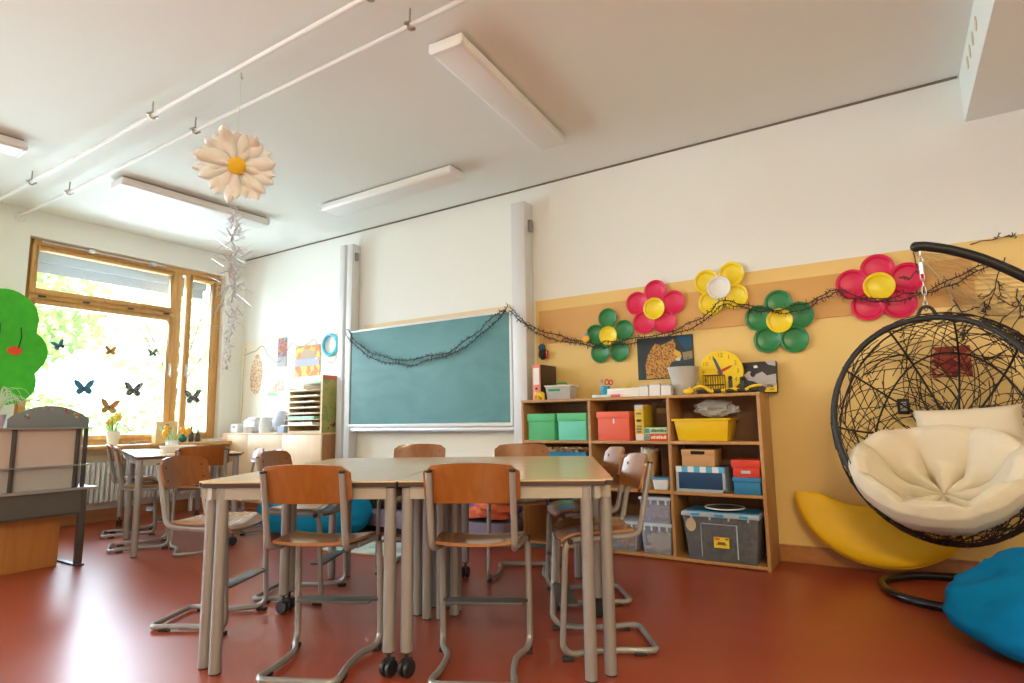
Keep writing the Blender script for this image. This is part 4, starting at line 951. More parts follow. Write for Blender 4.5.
# middle row
t = put('blue_tray', 'blue tray heaped with craft bits in the left middle compartment', 'tray', -2.265, 4.42, Z1s)
MB().tray((0, 0, 0), (.40, .24), (.42, .27), .26, .006).build('body', mat('tray_blue', (.02, .22, .48), .35), t)
rnd = random.Random(6); m = MB()
for k in range(150):
    p = Vector((rnd.uniform(-.19, .19), rnd.uniform(-.11, .11), .262 + rnd.random() * .03)); m.cbox((0, 0, 0), (.03, .012, .008), Matrix.Translation(p) @ Matrix.Rotation(rnd.random() * 6, 4, 'Z') @ Matrix.Rotation(rnd.random() * 2, 4, 'X'))
tag(m.build('craft_bits', patches('craft_mix', [(.45, .25, .10), (.62, .40, .18), (.35, .16, .05), (.7, .6, .4)], 30, .6, 'cells'), smooth=False, loc=(-2.265, 4.42, Z1s)), 'loose brown craft bits heaped on the blue tray', 'craft material', kind='stuff')
t = put('magazine_file', 'tan cardboard magazine file with papers in the middle compartment', 'magazine file', -1.60, 4.42, Z1s, 1.35)
FILEC = mat('file_tan', (.62, .38, .17), .6, var=.05)
MB().prism([(-.12, 0), (.12, 0), (.12, .27), (.02, .27), (-.12, .16)], -.045, -.041, at(0, 0, 0, UPY @ Matrix.Rotation(0, 4, 'Z'))).prism([(-.12, 0), (.12, 0), (.12, .27), (.02, .27), (-.12, .16)], .041, .045, at(0, 0, 0)).box(-.12, .12, -.045, .045, 0, .004).box(.116, .12, -.045, .045, 0, .27).box(-.12, -.116, -.045, .045, 0, .16).build('body', FILEC, t)
MB().box(-.08, .11, -.03, -.02, .005, .29).box(-.06, .11, -.01, 0, .005, .27).box(-.06, .11, .012, .02, .005, .30).build('papers', mat('paper_white', (.86, .84, .78), .7), t, smooth=False)
t = put('small_tub', 'small white tub with blue lid beside the magazine file', 'tub', -1.470, 4.36, Z1s)
MB().frustum((0, 0, 0), (.10, .12), (.12, .14), .075).build('body', mat('milky_white', (.72, .76, .82), .35), t, bevel=.006); MB().box(-.065, .065, -.075, .075, .075, .088).build('lid', mat('lid_blue', (.10, .30, .60), .35), t, bevel=.004)
t = put('storage_crate', 'dark blue crate with checked rim below the brown box', 'crate', -1.178, 4.41, Z1s)
MB().box(-.165, .165, -.12, .12, 0, .170).build('body', mat('crate_navy', (.008, .05, .14), .5), t, bevel=.004)
e = MB().box(-.17, .17, -.126, -.119, 0, .02).box(-.17, -.152, -.126, -.119, .02, .135).box(.152, .17, -.126, .12, .0, .175).build('grey_edge', mat('crate_grey', (.40, .46, .52), .5), t, smooth=False)
for k in range(8): MB().box(-.17 + k * .0425, -.17 + (k + 1) * .0425, -.127, -.118, .135, .175).build('rim_check', mat('check_blue', (.10, .42, .66), .5) if k % 2 else mat('check_white', (.72, .78, .80), .5), t, smooth=False)
MB().box(-.163, .163, -.115, .115, .165, .175).build('lid', mat('crate_navy', (.008, .05, .14), .5), t)
t = put('cardboard_box', 'small brown cardboard box with handle hole on the blue crate', 'box', -1.190, 4.40, Z1s + .1758)
CARD = mat('cardboard', (.56, .31, .13), .6, var=.04)
MB().box(-.115, .115, -.10, .10, 0, .115).build('body', CARD, t, bevel=.003); MB().prism(rounded([(-.05, -.012), (.05, -.012), (.05, .012), (-.05, .012)], .011), 0, .0015, at(0, -.1045, .095)).build('handle_hole', mat('hole_dark', (.02, .01, .006), .9), t, smooth=False)
MB().box(-.118, .118, -.104, .104, .078, .116).build('lid', CARD, t, bevel=.002)
lidbox('flat blue box under the red one in the right middle compartment', -.868, 4.40, Z1s, .170, .24, .112, (.02, .20, .42), lh=.03)
t = lidbox('flat red box with a metal label holder on the blue box', -.868, 4.40, Z1s + .1125, .170, .24, .115, (.66, .045, .018), lh=.05)
MB().box(-.03, .03, -.1285, -.126, .075 - .05, .045).build('label_holder', ALU, t)
# bottom row: clear boxes
CLEAR = glassy('clear_plastic', (.86, .89, .98), .78, .2)
CLEARD = glassy('smoky_plastic', (.52, .53, .56), .80, .15)
def clearbox(label, x, y, z, w, d, h, body, lidm, fill=None, lidt=.02):
    t = put('clear_box', label, 'storage box', x, y, z)
    MB().tray((0, 0, 0), (w * .88, d * .88), (w, d), h - lidt, .005).build('body', body, t, bevel=.004)
    MB().box(-w / 2 - .008, w / 2 + .008, -d / 2 - .008, d / 2 + .008, h - lidt, h).build('lid', lidm, t, bevel=.005)
    for k in range(4): MB().box(-w / 2 + w * (k + .5) / 4 - .006, -w / 2 + w * (k + .5) / 4 + .006, -d / 2 - .012, -d / 2 - .004, h - .05, h - .012).build('rib', lidm, t)
    return t
LIDC = mat('milky_lid', (.52, .60, .75), .35); LIDB = mat('lid_clear_blue', (.40, .48, .58), .3)
clearbox('lower clear plastic box stacked in the middle bottom compartment', -1.515, 4.42, Z0s, .225, .28, .215, CLEAR, LIDC)
clearbox('upper clear plastic box stacked in the middle bottom compartment', -1.515, 4.42, Z0s + .2155, .225, .28, .185, CLEAR, LIDC)
def filling(label, x, y, z, w, d, h, mt, n=90, s=.03, seed=1):
    rr = random.Random(seed); m = MB()
    for k in range(n):
        p = Vector((rr.uniform(-w / 2, w / 2), rr.uniform(-d / 2, d / 2), rr.random() * h + s * .6)); m.cbox((0, 0, 0), (s, s * .8, s * .7), Matrix.Translation(p) @ Matrix.Rotation(rr.random() * 6, 4, 'Z') @ Matrix.Rotation(rr.random() * .6, 4, 'X'))
    tag(m.build('toy_pieces', mt, smooth=False, loc=(x, y, z)), label, 'toy pieces', kind='stuff')
filling('cream coloured pieces filling the lower clear box', -1.515, 4.42, Z0s + .008, .15, .2, .09, mat('cream_bits', (.78, .68, .5), .6))
filling('lilac pieces inside the upper clear box', -1.515, 4.42, Z0s + .2235, .15, .2, .08, mat('lilac_bits', (.55, .45, .65), .6), seed=2)
clearbox('wide clear box of coloured bricks left in the middle bottom compartment', -1.80, 4.43, Z0s, .27, .28, .215, CLEAR, LIDC)
filling('red, yellow and blue bricks inside the wide clear box', -1.80, 4.43, Z0s + .008, .19, .2, .05, patches('brick_mix', [(.7, .06, .03), (.8, .55, .05), (.05, .3, .6), (.8, .25, .05), (.1, .5, .2)], 26, .5, 'cells', [0, .25, .45, .65, .85]), seed=3)
tb = clearbox('big smoky clear box with blue clips in the right bottom compartment', -1.055, 4.40, Z0s, .50, .30, .325, CLEARD, LIDB, lidt=.032)
for k in (-.16, 0, .16): MB().box(k - .03, k + .03, -.162, -.15, .300, .317).build('clip', mat('clip_blue', (.02, .32, .70), .35), tb, bevel=.003)
MB().box(-.24, .24, -.13, .14, .3251, .328).build('lid_panel', mat('lid_panel_blue', (.03, .25, .48), .35), tb)
MB().box(-.045, .055, -.1485, -.146, .095, .165).build('price_label', mat('label_yellow', (.85, .62, .02), .5), tb)
m = MB().box(-.04, -.005, -.1495, -.148, .145, .160); m.build('label_red', mat('label_red_ink', (.75, .10, .03), .5), tb)
m = MB().box(-.03, .04, -.1495, -.148, .115, .122).box(-.02, .03, -.1495, -.148, .122, .134).box(.03, .05, -.1495, -.148, .15, .160); m.build('label_print', mat('label_ink', (.12, .08, .02), .5), tb)
m = MB().prism([(math.cos(2 * PI * k / 24) * .035, math.sin(2 * PI * k / 24) * .044) for k in range(24)], 0, .002, at(-.195, -.149, .235)); m.build('round_sticker', mat('beige_sticker', (.55, .42, .28), .6), tb, smooth=False)
m = MB().box(-.13, -.126, -.1475, -.144, .03, .25).box(.105, .112, -.1475, -.144, .03, .25).box(-.13, .105, -.1475, -.144, .246, .25); m.build('moulded_line', LIDB, tb)
rr = random.Random(9); m = MB()
for k in range(110): m.ball((rr.uniform(-.18, .18), rr.uniform(-.10, .11), .03 + rr.random() * .22), rr.uniform(.015, .026), 10, 7)
tag(m.build('toy_pieces', patches('marble_mix', [(.05, .05, .055), (.14, .12, .11), (.40, .38, .36), (.09, .08, .08)], 16), loc=(-1.055, 4.40, Z0s)), 'dark round pieces filling the big smoky box', 'toy pieces', kind='stuff')
t = put('shallow_plate', 'white rimmed dark plate lying on the big smoky box', 'plate', -1.045, 4.38, Z0s + .3285)
MB().lathe([(.001, 0), (.08, 0), (.13, .018), (.128, .021), (.08, .006), (.001, .006)], 32, caps=False).build('dish', mat('plate_dark', (.05, .045, .045), .3), t)
MB().tube([(.13 * math.cos(2 * PI * k / 36), .13 * math.sin(2 * PI * k / 36), .02) for k in range(36)], .005, 6, closed=True).build('rim', WHITEP, t)
# on top of the shelf
ZT = sh
t = put('ring_binder', 'salmon pink ring binder standing at the left end of the shelf', 'binder', -2.515, 4.475, ZT)
MB().box(-.038, .038, -.14, .14, 0, .30).build('cover', mat('binder_dark', (.05, .03, .02), .5), t, bevel=.002); MB().box(-.038, .038, -.146, -.139, 0, .30).build('spine', mat('binder_pink', (.80, .25, .18), .5), t, bevel=.002)
MB().box(-.027, .027, -.148, -.1455, .13, .27).build('label', WHITEP, t); MB().cyl((0, -.149, .095), (0, -.146, .095), .012, 16).build('finger_hole', BLACK, t)
t = put('toy_animal', 'small yellow plastic animal figure before the pink binder', 'toy', -2.455, 4.295, ZT)
EY = mat('toy_yellow', (.85, .55, .02), .4)
m = MB().ball((0, 0, .042), (.036, .02, .026), 14, 10).ball((-.04, 0, .046), (.018, .016, .019), 12, 8).tube(spline([(-.054, 0, .042), (-.066, 0, .03), (-.066, 0, .012), (-.062, 0, .006)], 4), .007, 6, r1=.003)
for sx in (-.02, .022):
    for sy in (-.011, .011): m.tube([(sx, sy, .035), (sx, sy, 0)], .0085, 7)
m.build('body', EY, t); MB().ball((-.034, -.018, .05), (.013, .004, .015), 10, 6).build('ear', EY, t)
t = put('card_box', 'clear box of cards with green handle on the shelf top', 'box', -2.325, 4.42, ZT, .1)
MB().frustum((0, 0, 0), (.20, .15), (.225, .17), .105).build('body', glassy('clear_box_film', (.85, .88, .92), .5, .2), t, bevel=.004)
MB().box(-.12, .12, -.093, .093, .105, .117).build('lid', mat('milky_lid2', (.72, .70, .66), .3), t, bevel=.003); MB().tube(fillet([(-.05, 0, .115), (-.045, 0, .14), (.045, 0, .14), (.05, 0, .115)], .03), .006, 8).build('handle', mat('handle_green', (.02, .28, .08), .4), t)
MB().box(-.085, .02, -.0855, -.082, .068, .088).build('green_label', mat('handle_green', (.02, .28, .08), .4), t)
MB().box(-.085, .085, -.06, .06, .004, .085).build('cards', patches('cards_mix', [(.75, .72, .75), (.5, .55, .7), (.75, .5, .5), (.4, .5, .62)], 40, .6, 'cells', [0, .35, .6, .8]), t, smooth=False)
# toy hanging on the wall
t = thing('hanging_toy', 'small dark soft toy with blue cap hanging beside the right column', 'toy', (-2.615, WY - .03, 1.62))
MB().ball((0, 0, -.03), (.045, .028, .05), 14, 10, fn=lambda d: 1 + .2 * noise.noise(d * 3)).build('body', mat('toy_black', (.02, .02, .025), .8), t); MB().ball((-.01, 0, .03), (.036, .026, .034), 14, 10).build('cap', mat('toy_blue', (.03, .10, .22), .7), t); MB().box(.035, .05, -.015, .01, -.07, .0).build('red_strap', mat('strap_red', (.5, .05, .03), .6), t)
MB().cyl((0, 0, .05), (0, .028, .09), .002, 5).build('loop', BLACK, t)
t = thing('paper_bee', 'small orange paper bee stuck left of the smaller green flower', 'decoration', (-2.165, WY - .058, 1.685))
MB().ball((0, -.016, 0), (.034, .012, .034), 16, 8).build('body', mat('bee_orange', (.85, .42, .02), .5), t); MB().tube([(-.005, -.01, .03), (-.012, -.01, .10)], .004, 5).tube([(.01, -.01, .03), (.0, -.01, .14)], .003, 5).build('feelers', mat('bee_orange', (.85, .42, .02), .5), t); MB().ball((.005, -.018, .035), (.02, .006, .02), 10, 6).build('wing', mat('bee_blue', (.15, .35, .42), .5), t)
# pens and papers
t = put('pencil_cup', 'blue pencil cup with red scissors on the shelf top', 'pencil cup', -1.922, 4.40, ZT)
MB().lathe([(.001, 0), (.034, 0), (.038, .095), (.035, .095), (.031, .005), (.001, .005)], 18, caps=False).build('cup', mat('cup_blue', (.01, .28, .52), .35), t)
m = MB(); m.tube([(.015 + .016 * math.cos(2 * PI * k / 14), 0, .125 + .02 * math.sin(2 * PI * k / 14)) for k in range(14)], .006, 6, closed=True).tube([(.045 + .015 * math.cos(2 * PI * k / 14), .01, .122 + .018 * math.sin(2 * PI * k / 14)) for k in range(14)], .006, 6, closed=True).build('scissor_handles', mat('scissor_red', (.62, .03, .02), .35), t)
MB().cyl((.005, 0, .02), (.018, 0, .11), .005, 6).cyl((-.015, 0, .02), (-.03, .0, .14), .004, 6).build('blades', ALU, t); MB().ball((-.03, 0, .135), (.014, .012, .014), 10, 6).build('pen_top', mat('pen_beige', (.5, .4, .28), .5), t)
for (x, y, w_, lab, c) in ((-1.915, 4.300, .15, 'pale green and white marker pens lying at the shelf edge', (.62, .75, .66)), (-1.795, 4.298, .07, 'pink eraser lying at the shelf edge', (.75, .12, .22))):
    tag(MB().box(-w_ / 2, w_ / 2, -.012, .012, 0, .022).build('marker' if w_ > .1 else 'eraser', mat('mk%d' % int(w_ * 1000), c, .45), bevel=.006, loc=(x, y, ZT + .0008)), lab, 'pen' if w_ > .1 else 'eraser')
for k in range(4):
    tag(MB().box(-.135, .135, -.10, .10, 0, .0165).build('paper_stack', mat('paper_white', (.86, .84, .78), .7), bevel=.003, loc=(-1.745 + .003 * k, 4.42, ZT + .0006 + k * .0171), rot=(0, 0, .03 * ((k * 7) % 3 - 1))), ['lowest white booklet in the pile on the shelf top', 'second white booklet from below in the pile on the shelf top', 'third white booklet from below in the pile on the shelf top', 'topmost white booklet in the pile on the shelf top'][k], 'booklet', 'pile of white booklets')
t = put('plastic_toy', 'small yellow toy behind the pile of booklets', 'toy', -1.80, 4.56, ZT); MB().tube(spline([(-.05, 0, .06), (-.02, 0, .085), (.02, 0, .10), (.045, 0, .125)], 5), .014, 8, r1=.008).build('body', EY, t); MB().box(-.02, .02, -.02, .02, 0, .08).build('stand', BLACK, t)
for i, (x, w_, h_, lab) in enumerate(((-1.565, .070, .07, 'small white open carton nearest the booklets'), (-1.482, .080, .08, 'taller white carton in the middle of the shelf top row'), (-1.400, .070, .07, 'white carton nearest the frosted bucket'))):
    t = put('small_carton', lab, 'carton', x, 4.34, ZT, .05 * i)
    MB().tray((0, 0, 0), (w_, .10), (w_, .10), h_, .003).build('body', mat('carton_white', (.75, .74, .72), .6), t); MB().box(-w_ * .38, w_ * .38, -.04, .04, .004, h_ + .012).build('contents', patches('carton_fill', [(.15, .14, .15), (.5, .48, .46), (.3, .28, .27)], 30), t)
t = put('plastic_pouch', 'clear crumpled pouch lying behind the white cartons', 'bag', -1.49, 4.55, ZT)
MB().ball((0, 0, .051), (.09, .055, .042), 24, 12, fn=lambda d: 1 + .25 * noise.noise(d * 4)).build('film', glassy('film2', (.8, .8, .82), .45, .2), t); MB().ball((0, 0, .04), (.06, .035, .025), 14, 8).build('contents', mat('grey_bits', (.30, .29, .3), .6), t)
t = put('frosted_bucket', 'frosted white bucket with grey bits between poster and clock', 'bucket', -1.300, 4.44, ZT)
MB().lathe([(.001, 0), (.065, 0), (.115, .205), (.12, .21), (.110, .205), (.06, .006), (.001, .006)], 28, caps=False).build('body', glassy('frosted', (.85, .83, .78), .45, .4), t); MB().ball((.01, 0, .055), (.058, .055, .05), 14, 8, fn=lambda d: 1 + .2 * noise.noise(d * 3)).build('contents', mat('bucket_grey', (.28, .28, .31), .5, var=.3, scale=30), t)
ck = thing('teaching_clock', 'round yellow teaching clock leaning on the wall above the shelf', 'clock', (-1.055, 4.520, ZT + .002), 0, None, rot=(R(-8), 0, 0))
CR = .163
MB().lathe([(.001, 0), (CR, 0), (CR, .012), (CR * .985, .016), (.001, .016)], 56, at(0, .008, CR + .005)).build('clock_face', mat('clock_yellow', (.90, .62, .01), .4, var=.02), ck)
NUM = mat('clock_numeral', (.42, .22, .02), .5, var=0)
for n in range(1, 13):
    a = PI / 2 - n * PI / 6; text(str(n), .045, NUM, ck, at(.125 * math.cos(a), -.0088, CR + .005 + .125 * math.sin(a)))
def hand(name, ang, L, wd, c, y):
    a = PI / 2 - ang; T = at(0, y, CR + .005) @ Matrix.Rotation(a, 4, 'Z'); MB().prism([(-.02, -wd), (L * .75, -wd * .7), (L, 0), (L * .75, wd * .7), (-.02, wd)], 0, .003, T).build(name, c, ck, smooth=False)
hand('minute_hand', R(337), .135, .013, mat('hand_slate', (.07, .11, .13), .4), -.0095); hand('hour_hand', R(64), .10, .010, mat('hand_red', (.60, .02, .02), .4), -.013)
MB().lathe([(.001, 0), (.012, 0), (.01, .004), (.001, .004)], 16, at(0, -.013, CR + .005)).build('hand_pin', mat('hand_slate', (.07, .11, .13), .4), ck)
bxp = thing('puzzle_box', 'flat picture box with dark print and yellow corner at the shelf end', 'box', (-.80, 4.578, ZT + .004), 0, None, rot=(R(-9), 0, 0))
MB().box(-.125, .125, -.03, .02, 0, .225).build('body', mat('print_dark', (.035, .03, .03), .5), bxp, bevel=.002)
flat('grey_print', [(-.10, .13), (-.06, .16), (-.02, .13), (.03, .15), (.06, .12), (.12, .13), (.12, .05), (.06, .03), (.02, .05), (-.03, .08), (-.07, .09)], -.0305, mat('print_grey', (.48, .44, .44), .5), bxp)
flat('grey_print', [(.05, .225), (.12, .225), (.12, .185), (.07, .20)], -.0305, mat('print_grey', (.48, .44, .44), .5), bxp); flat('grey_print', [(-.03, .195), (-.005, .20), (0, .18), (-.025, .178)], -.0305, mat('print_pale', (.7, .66, .64), .5), bxp)
flat('yellow_corner', [(.04, .0), (.122, .0), (.122, .06), (.06, .055)], -.0305, mat('print_yellow', (.80, .55, .02), .5), bxp); flat('black_figure', [(-.055, .14), (-.035, .16), (-.015, .13), (-.03, .11), (-.05, .12)], -.0318, BLACK, bxp)
MB().box(.08, .105, -.0325, -.031, .015, .022).box(.085, .10, -.0325, -.031, .03, .045).build('printed_marks', mat('label_ink', (.12, .08, .02), .5), bxp)
t = put('plastic_toy', 'long yellow and black plastic toy stretched along the shelf edge', 'toy', -.985, 4.36, ZT)
TB = mat('toy_dark', (.03, .025, .02), .5)
MB().tube(spline([(-.25, 0, .028), (-.17, 0, .06), (-.10, 0, .02), (-.02, 0, .022), (.06, 0, .03), (.12, 0, .02), (.18, 0, .045), (.24, 0, .05)], 6), .013, 8, r1=.009).build('body', EY, t)
for x in (-.20, -.08, .0, .08, .16): MB().tube([(x, 0, .03), (x + .01, -.025, .008)], .007, 6).tube([(x, 0, .03), (x + .01, .025, .008)], .007, 6).ball((x + .03, 0, .02), (.03, .018, .016), 8, 6).build('dark_band', TB, t)
MB().ball((-.255, -.03, .022), (.04, .025, .022), 14, 8).ball((-.24, -.035, .045), (.012, .012, .012), 8, 6).build('head', EY, t)
for x, h_, lab in ((-.965, .125, 'taller black toy figure standing before the clock'), (-.885, .115, 'shorter black toy figure right of the taller one')):
    t = put('toy_figure', lab, 'toy figure', x, 4.43, ZT); MB().box(-.013, .013, -.01, .01, .0, h_ * .8).build('body', TB, t, bevel=.004); MB().ball((0, 0, h_ * .9), .016, 10, 8).build('head', TB, t); MB().box(-.022, .022, -.018, .018, 0, .008).build('base', TB, t)
t = put('wire_cage', 'small dark wire toy cage standing before the clock', 'toy', -1.088, 4.47, ZT); m = MB()
for x in (-.07, -.035, 0, .035, .07):
    for y in (-.035, .035): m.tube([(x, y, 0), (x, y, .14)], .0028, 4)
for z in (.003, .07, .14): m.tube([(-.07, -.035, z), (.07, -.035, z), (.07, .035, z), (-.07, .035, z)], .0028, 4, closed=True)
m.build('bars', mat('cage_wire', (.16, .07, .03), .4, .5), t); MB().box(-.07, .07, -.035, .035, 0, .003).build('base', mat('cage_wire', (.16, .07, .03), .4, .5), t)

# ------------------------------------------------------------------ reading corner below the board
def softbox(m, c, s, e=.35, nu=40, nv=20, amp=.0, fr=4, T=None):
    def sp(v, p): return math.copysign(abs(v) ** p, v)
    def g(u, v):
        a = 2 * PI * u - PI; b = -PI / 2 + PI * v
        p = Vector((s[0] / 2 * sp(math.cos(b), e) * sp(math.cos(a), e), s[1] / 2 * sp(math.cos(b), e) * sp(math.sin(a), e), s[2] / 2 * sp(math.sin(b), e)))
        if amp: p *= 1 + amp * noise.noise(p * fr + Vector(c))
        p = T @ p if T else p
        return p + Vector(c)
    return m.grid(nu, nv, g, closed_u=True)
t = put('floor_mattress', 'long grey lilac seat mattress on the floor under the board', 'mattress', -3.60, 4.27, 0)
m = MB(); softbox(m, (0, 0, .115), (1.78, .42, .13), .18); m.build('cushion', mat('lilac_grey_cloth', (.32, .27, .36), .85, var=.08), t); MB().box(-.87, .87, -.17, .19, 0, .050).build('base', mat('mattress_dark', (.03, .03, .035), .7), t, bevel=.01)
t = put('purple_cushion', 'purple back cushion leaning on the wall behind the orange blanket', 'cushion', -3.135, 4.405, .1815)
m = MB(); softbox(m, (0, 0, .15), (.80, .13, .30), .35, amp=.05); m.build('cover', mat('violet_cloth', (.26, .16, .46), .85, var=.06), t); MB().tube([(-.38, 0, .012), (.38, 0, .012)], .006, 6).build('piping', mat('violet_cloth', (.26, .16, .46), .85, var=.06), t)
def bolster(label, x, y, z, L, r, rz, mt):
    t = put('bolster', label, 'bolster', x, y, z, rz)
    m = MB(); T = Matrix.Translation((0, 0, r)) @ Matrix.Rotation(R(90), 4, 'Y')
    m.lathe([(.001, -L / 2), (r * .7, -L / 2), (r * .95, -L / 2 + .02), (r, -L / 2 + .05), (r, L / 2 - .05), (r * .95, L / 2 - .02), (r * .7, L / 2), (.001, L / 2)], 28, T); m.build('cover', mt, t)
    m = MB()
    for k in range(-6, 7): m.tube([(k * L / 14, r * 1.008 * math.cos(a), r + r * 1.008 * math.sin(a)) for a in [2 * PI * q / 28 for q in range(28)]], .004, 4, closed=True)
    m.build('piping', mat('bolster_rib', (.10, .12, .14), .7), t)
bolster('dark ribbed bolster roll beside the blue beanbag on the mattress', -4.20, 4.30, .1825, .46, .135, R(12), mat('bolster_black', (.018, .022, .026), .75, var=.2, scale=30))
bolster('dark bolster roll in the middle of the mattress', -3.74, 4.36, .1825, .40, .115, R(5), mat('bolster_navy', (.03, .035, .045), .75))
t = put('blanket', 'orange blanket folded and rolled on the mattress', 'blanket', -3.05, 4.185, .186); m = MB()
ORB = mat('orange_fleece', (.82, .17, .07), .9, var=.1, scale=20, bump=.3, bscale=50)
def fold(u, v): return (-.34 + .52 * u, -.13 + .26 * v, .035 + .02 * math.sin(u * 7) * math.sin(v * 5) + .03 * u), (0, 0, 1)
m.shell(16, 12, fold, .06); m.build('folded_part', ORB, t)
m = MB()
m.ball((.20, -.02, .10), (.17, .14, .10), 28, 16, fn=lambda d: 1 + .22 * math.sin(9 * d.z + 3 * d.x) * .5 + .12 * noise.noise(d * 3)); m.build('rolled_part', ORB, t)
def beanbag(name, label, x, y, rz, s, mt, seed, pts=None, seams=True):
    t = put(name, label, 'beanbag', x, y, 0, rz)
    def fn(d):
        v = 1 + .09 * noise.noise(d * 1.7 + Vector((seed, 0, 0)))
        q = d * 2.2 + Vector((0, seed, 0)); q.z *= .6
        v += .07 * (1 - abs(noise.noise(q)) * 3.2) * max(0, d.z + .3)
        v += .03 * noise.noise(d * 6)
        for fx, fy, fz, w_, h_ in ((.5, .3, .8, .16, .10), (-.4, .7, .6, .13, .09), (.8, -.5, .3, .14, .07), (-.7, -.4, .6, .12, .08)):
            n_ = Vector((fx, fy, fz - .6)).normalized(); q_ = d.dot(n_) + .25 * noise.noise(d * 1.5 + Vector((seed, fx, fy)))
            v += h_ * (math.exp(-(q_ / w_) ** 2) - .8 * math.exp(-((q_ - w_ * 1.3) / (w_ * .6)) ** 2)) * max(0, min(1, d.z + .35))
        return v
    m = MB(); rx, ry, rz_ = s
    def g(u, v):
        a = 2 * PI * u; e = -PI / 2 + PI * v
        d = Vector((math.cos(e) * math.cos(a), math.cos(e) * math.sin(a), math.sin(e))); k = fn(d)
        p = Vector((d.x * rx, d.y * ry, d.z * rz_)) * k
        z = p.z + rz_ * .78
        if z < .012: z = .0105 + (z + .3) * .004
        sl = 1 - .15 * max(0, z / (rz_ * 1.8)) ** 1.5
        return Vector((p.x * sl, p.y * sl, z))
    m.grid(72, 44, g, closed_u=True); m.build('cover', mt, t, angle=80)
    sm = MB()
    for a0 in (.4, 2.4, 4.5): sm.tube([g(a0 / (2 * PI), .22 + .7 * k / 24) * 1.002 for k in range(25)], .005, 5)
    sm.build('seam', mt, t)
    return t
BLUE = mat('petrol_blue_cloth', (.0, .17, .38), .9, var=.08, scale=8, bump=.12, bscale=60, spec=.15)
BLUE2 = mat('bright_blue_cloth', (.005, .25, .48), .85, spec=.2, var=.06, scale=8, bump=.1, bscale=60)
beanbag('beanbag', 'bright blue beanbag lying beside the mattress under the board', -4.60, 3.77, R(22), (.58, .29, .27), BLUE2, 3)
beanbag('beanbag', 'petrol blue beanbag in the right foreground corner', .64, 3.42, R(-20), (.54, .52, .225), BLUE, 8)
t = put('play_rug', 'pale green and blue patterned play rug under the table group', 'rug', -3.40, 3.72, 0, R(8))
MB().prism(rounded([(-.60, -.36), (.25, -.36), (.25, .26), (-.60, .26)], .05), 0, .008).build('pile', patches('rug_map', [(.30, .50, .42), (.55, .68, .62), (.70, .72, .66), (.35, .5, .58), (.62, .34, .22)], 3.2, .9, stops=[0, .42, .5, .58, .66]), t, smooth=False)
MB().tube([(p[0], p[1], .006) for p in rounded([(-.60, -.36), (.25, -.36), (.25, .26), (-.60, .26)], .05)], .006, 6, closed=True).build('rug_border', mat('rug_edge', (.55, .30, .16), .9), t)

# ------------------------------------------------------------------ crescent cushion
cr = thing('crescent_cushion', 'large yellow crescent shaped cushion leaning against the wall', 'cushion', (-.11, 4.44, .0), 0, None, rot=(R(-10), 0, 0))
YC = mat('yellow_vinyl', (.86, .50, .006), .5, var=.06, scale=5, bump=.12, bscale=14)
def cres(u, v):
    # u along the crescent from tip to tip, v around the section
    a = R(-178) + R(158) * u; rad = .50
    cx, cz = math.cos(a) * .50, .515 + math.sin(a) * .45
    nx, nz = -math.cos(a), -math.sin(a) * .95
    wd = .192 * max(.05, math.sin(PI * min(1, max(0, .03 + .94 * u)))) ** .42
    th = .075 * max(.08, math.sin(PI * (.04 + .92 * u))) ** .5
    b = 2 * PI * v
    s_ = math.copysign(abs(math.cos(b)) ** .8, math.cos(b)); c_ = math.copysign(abs(math.sin(b)) ** .6, math.sin(b))
    off = (1 - s_) * wd
    return Vector((cx + nx * off, c_ * th + .004 * noise.noise(Vector((cx * 9, cz * 9, v * 4))), cz + nz * off))
m = MB(); m.grid(48, 25, cres); m.face(range(0, 48 * 24, 48)); m.face(range(47, 48 * 24, 48)); m.build('cover', YC, cr, angle=70)
m = MB()
m.tube([cres(k / 40, .0) + Vector((0, -.0, 0)) for k in range(41)], .006, 6); m.build('piping', YC, cr)

# ------------------------------------------------------------------ hanging egg chair
HP = Vector((.205, 4.02, 1.935))     # hook
st = thing('swing_chair_stand', 'black tubular stand arching over the hanging egg chair', 'stand', (0, 0, 0))
base = [(.30, 4.58, .025), (.02, 4.50, .025), (-.13, 4.28, .025), (-.10, 4.05, .025), (.02, 3.90, .025), (.25, 3.83, .025), (.55, 3.86, .025), (.85, 4.0, .025), (.98, 4.22, .025), (.85, 4.48, .025), (.6, 4.58, .025)]
MB().tube(spline(base, 6, closed=True), .024, 12, closed=True).build('base_ring', BLACKGLOSS, st)
pole = spline([(.97, 4.24, .03), (.99, 4.22, .5), (.985, 4.18, 1.0), (.90, 4.15, 1.40), (.72, 4.11, 1.66), (.52, 4.07, 1.82), (.37, 4.04, 1.90), (.24, 4.02, 1.945), (.19, 4.015, 1.950)], 8)
MB().tube(pole, .027, 14).build('curved_pole', mat('pole_matt_black', (.012, .011, .011), .45), st)
MB().ball((.19, 4.015, 1.950), .030, 14, 8).build('end_cap', BLACK, st)
MB().tube([(.205, 4.02, 1.93), (.205, 4.02, 1.90)], .006, 6).build('hook', ALU, st)
eg = thing('egg_chair', 'black woven egg shaped hanging chair on a chain', 'hanging chair', (.205, 4.02, 0))
rz = R(-12); tilt = R(-10)
A_, B_, C2 = .555, .46, .648
dcut = -.225                             # opening plane, local y (front is -y)
kf = math.sqrt(1 - (dcut / B_) ** 2)
ring_top_l = Vector((0, dcut, C2 * kf))
Mr = Matrix.Rotation(rz, 4, 'Z') @ Matrix.Rotation(tilt, 4, 'X')
ring_top_w = Vector((-.005, -.02, 1.535))   # relative to eg, under the hook
off = ring_top_w - (Mr @ ring_top_l)
ME = Matrix.Translation(off) @ Mr
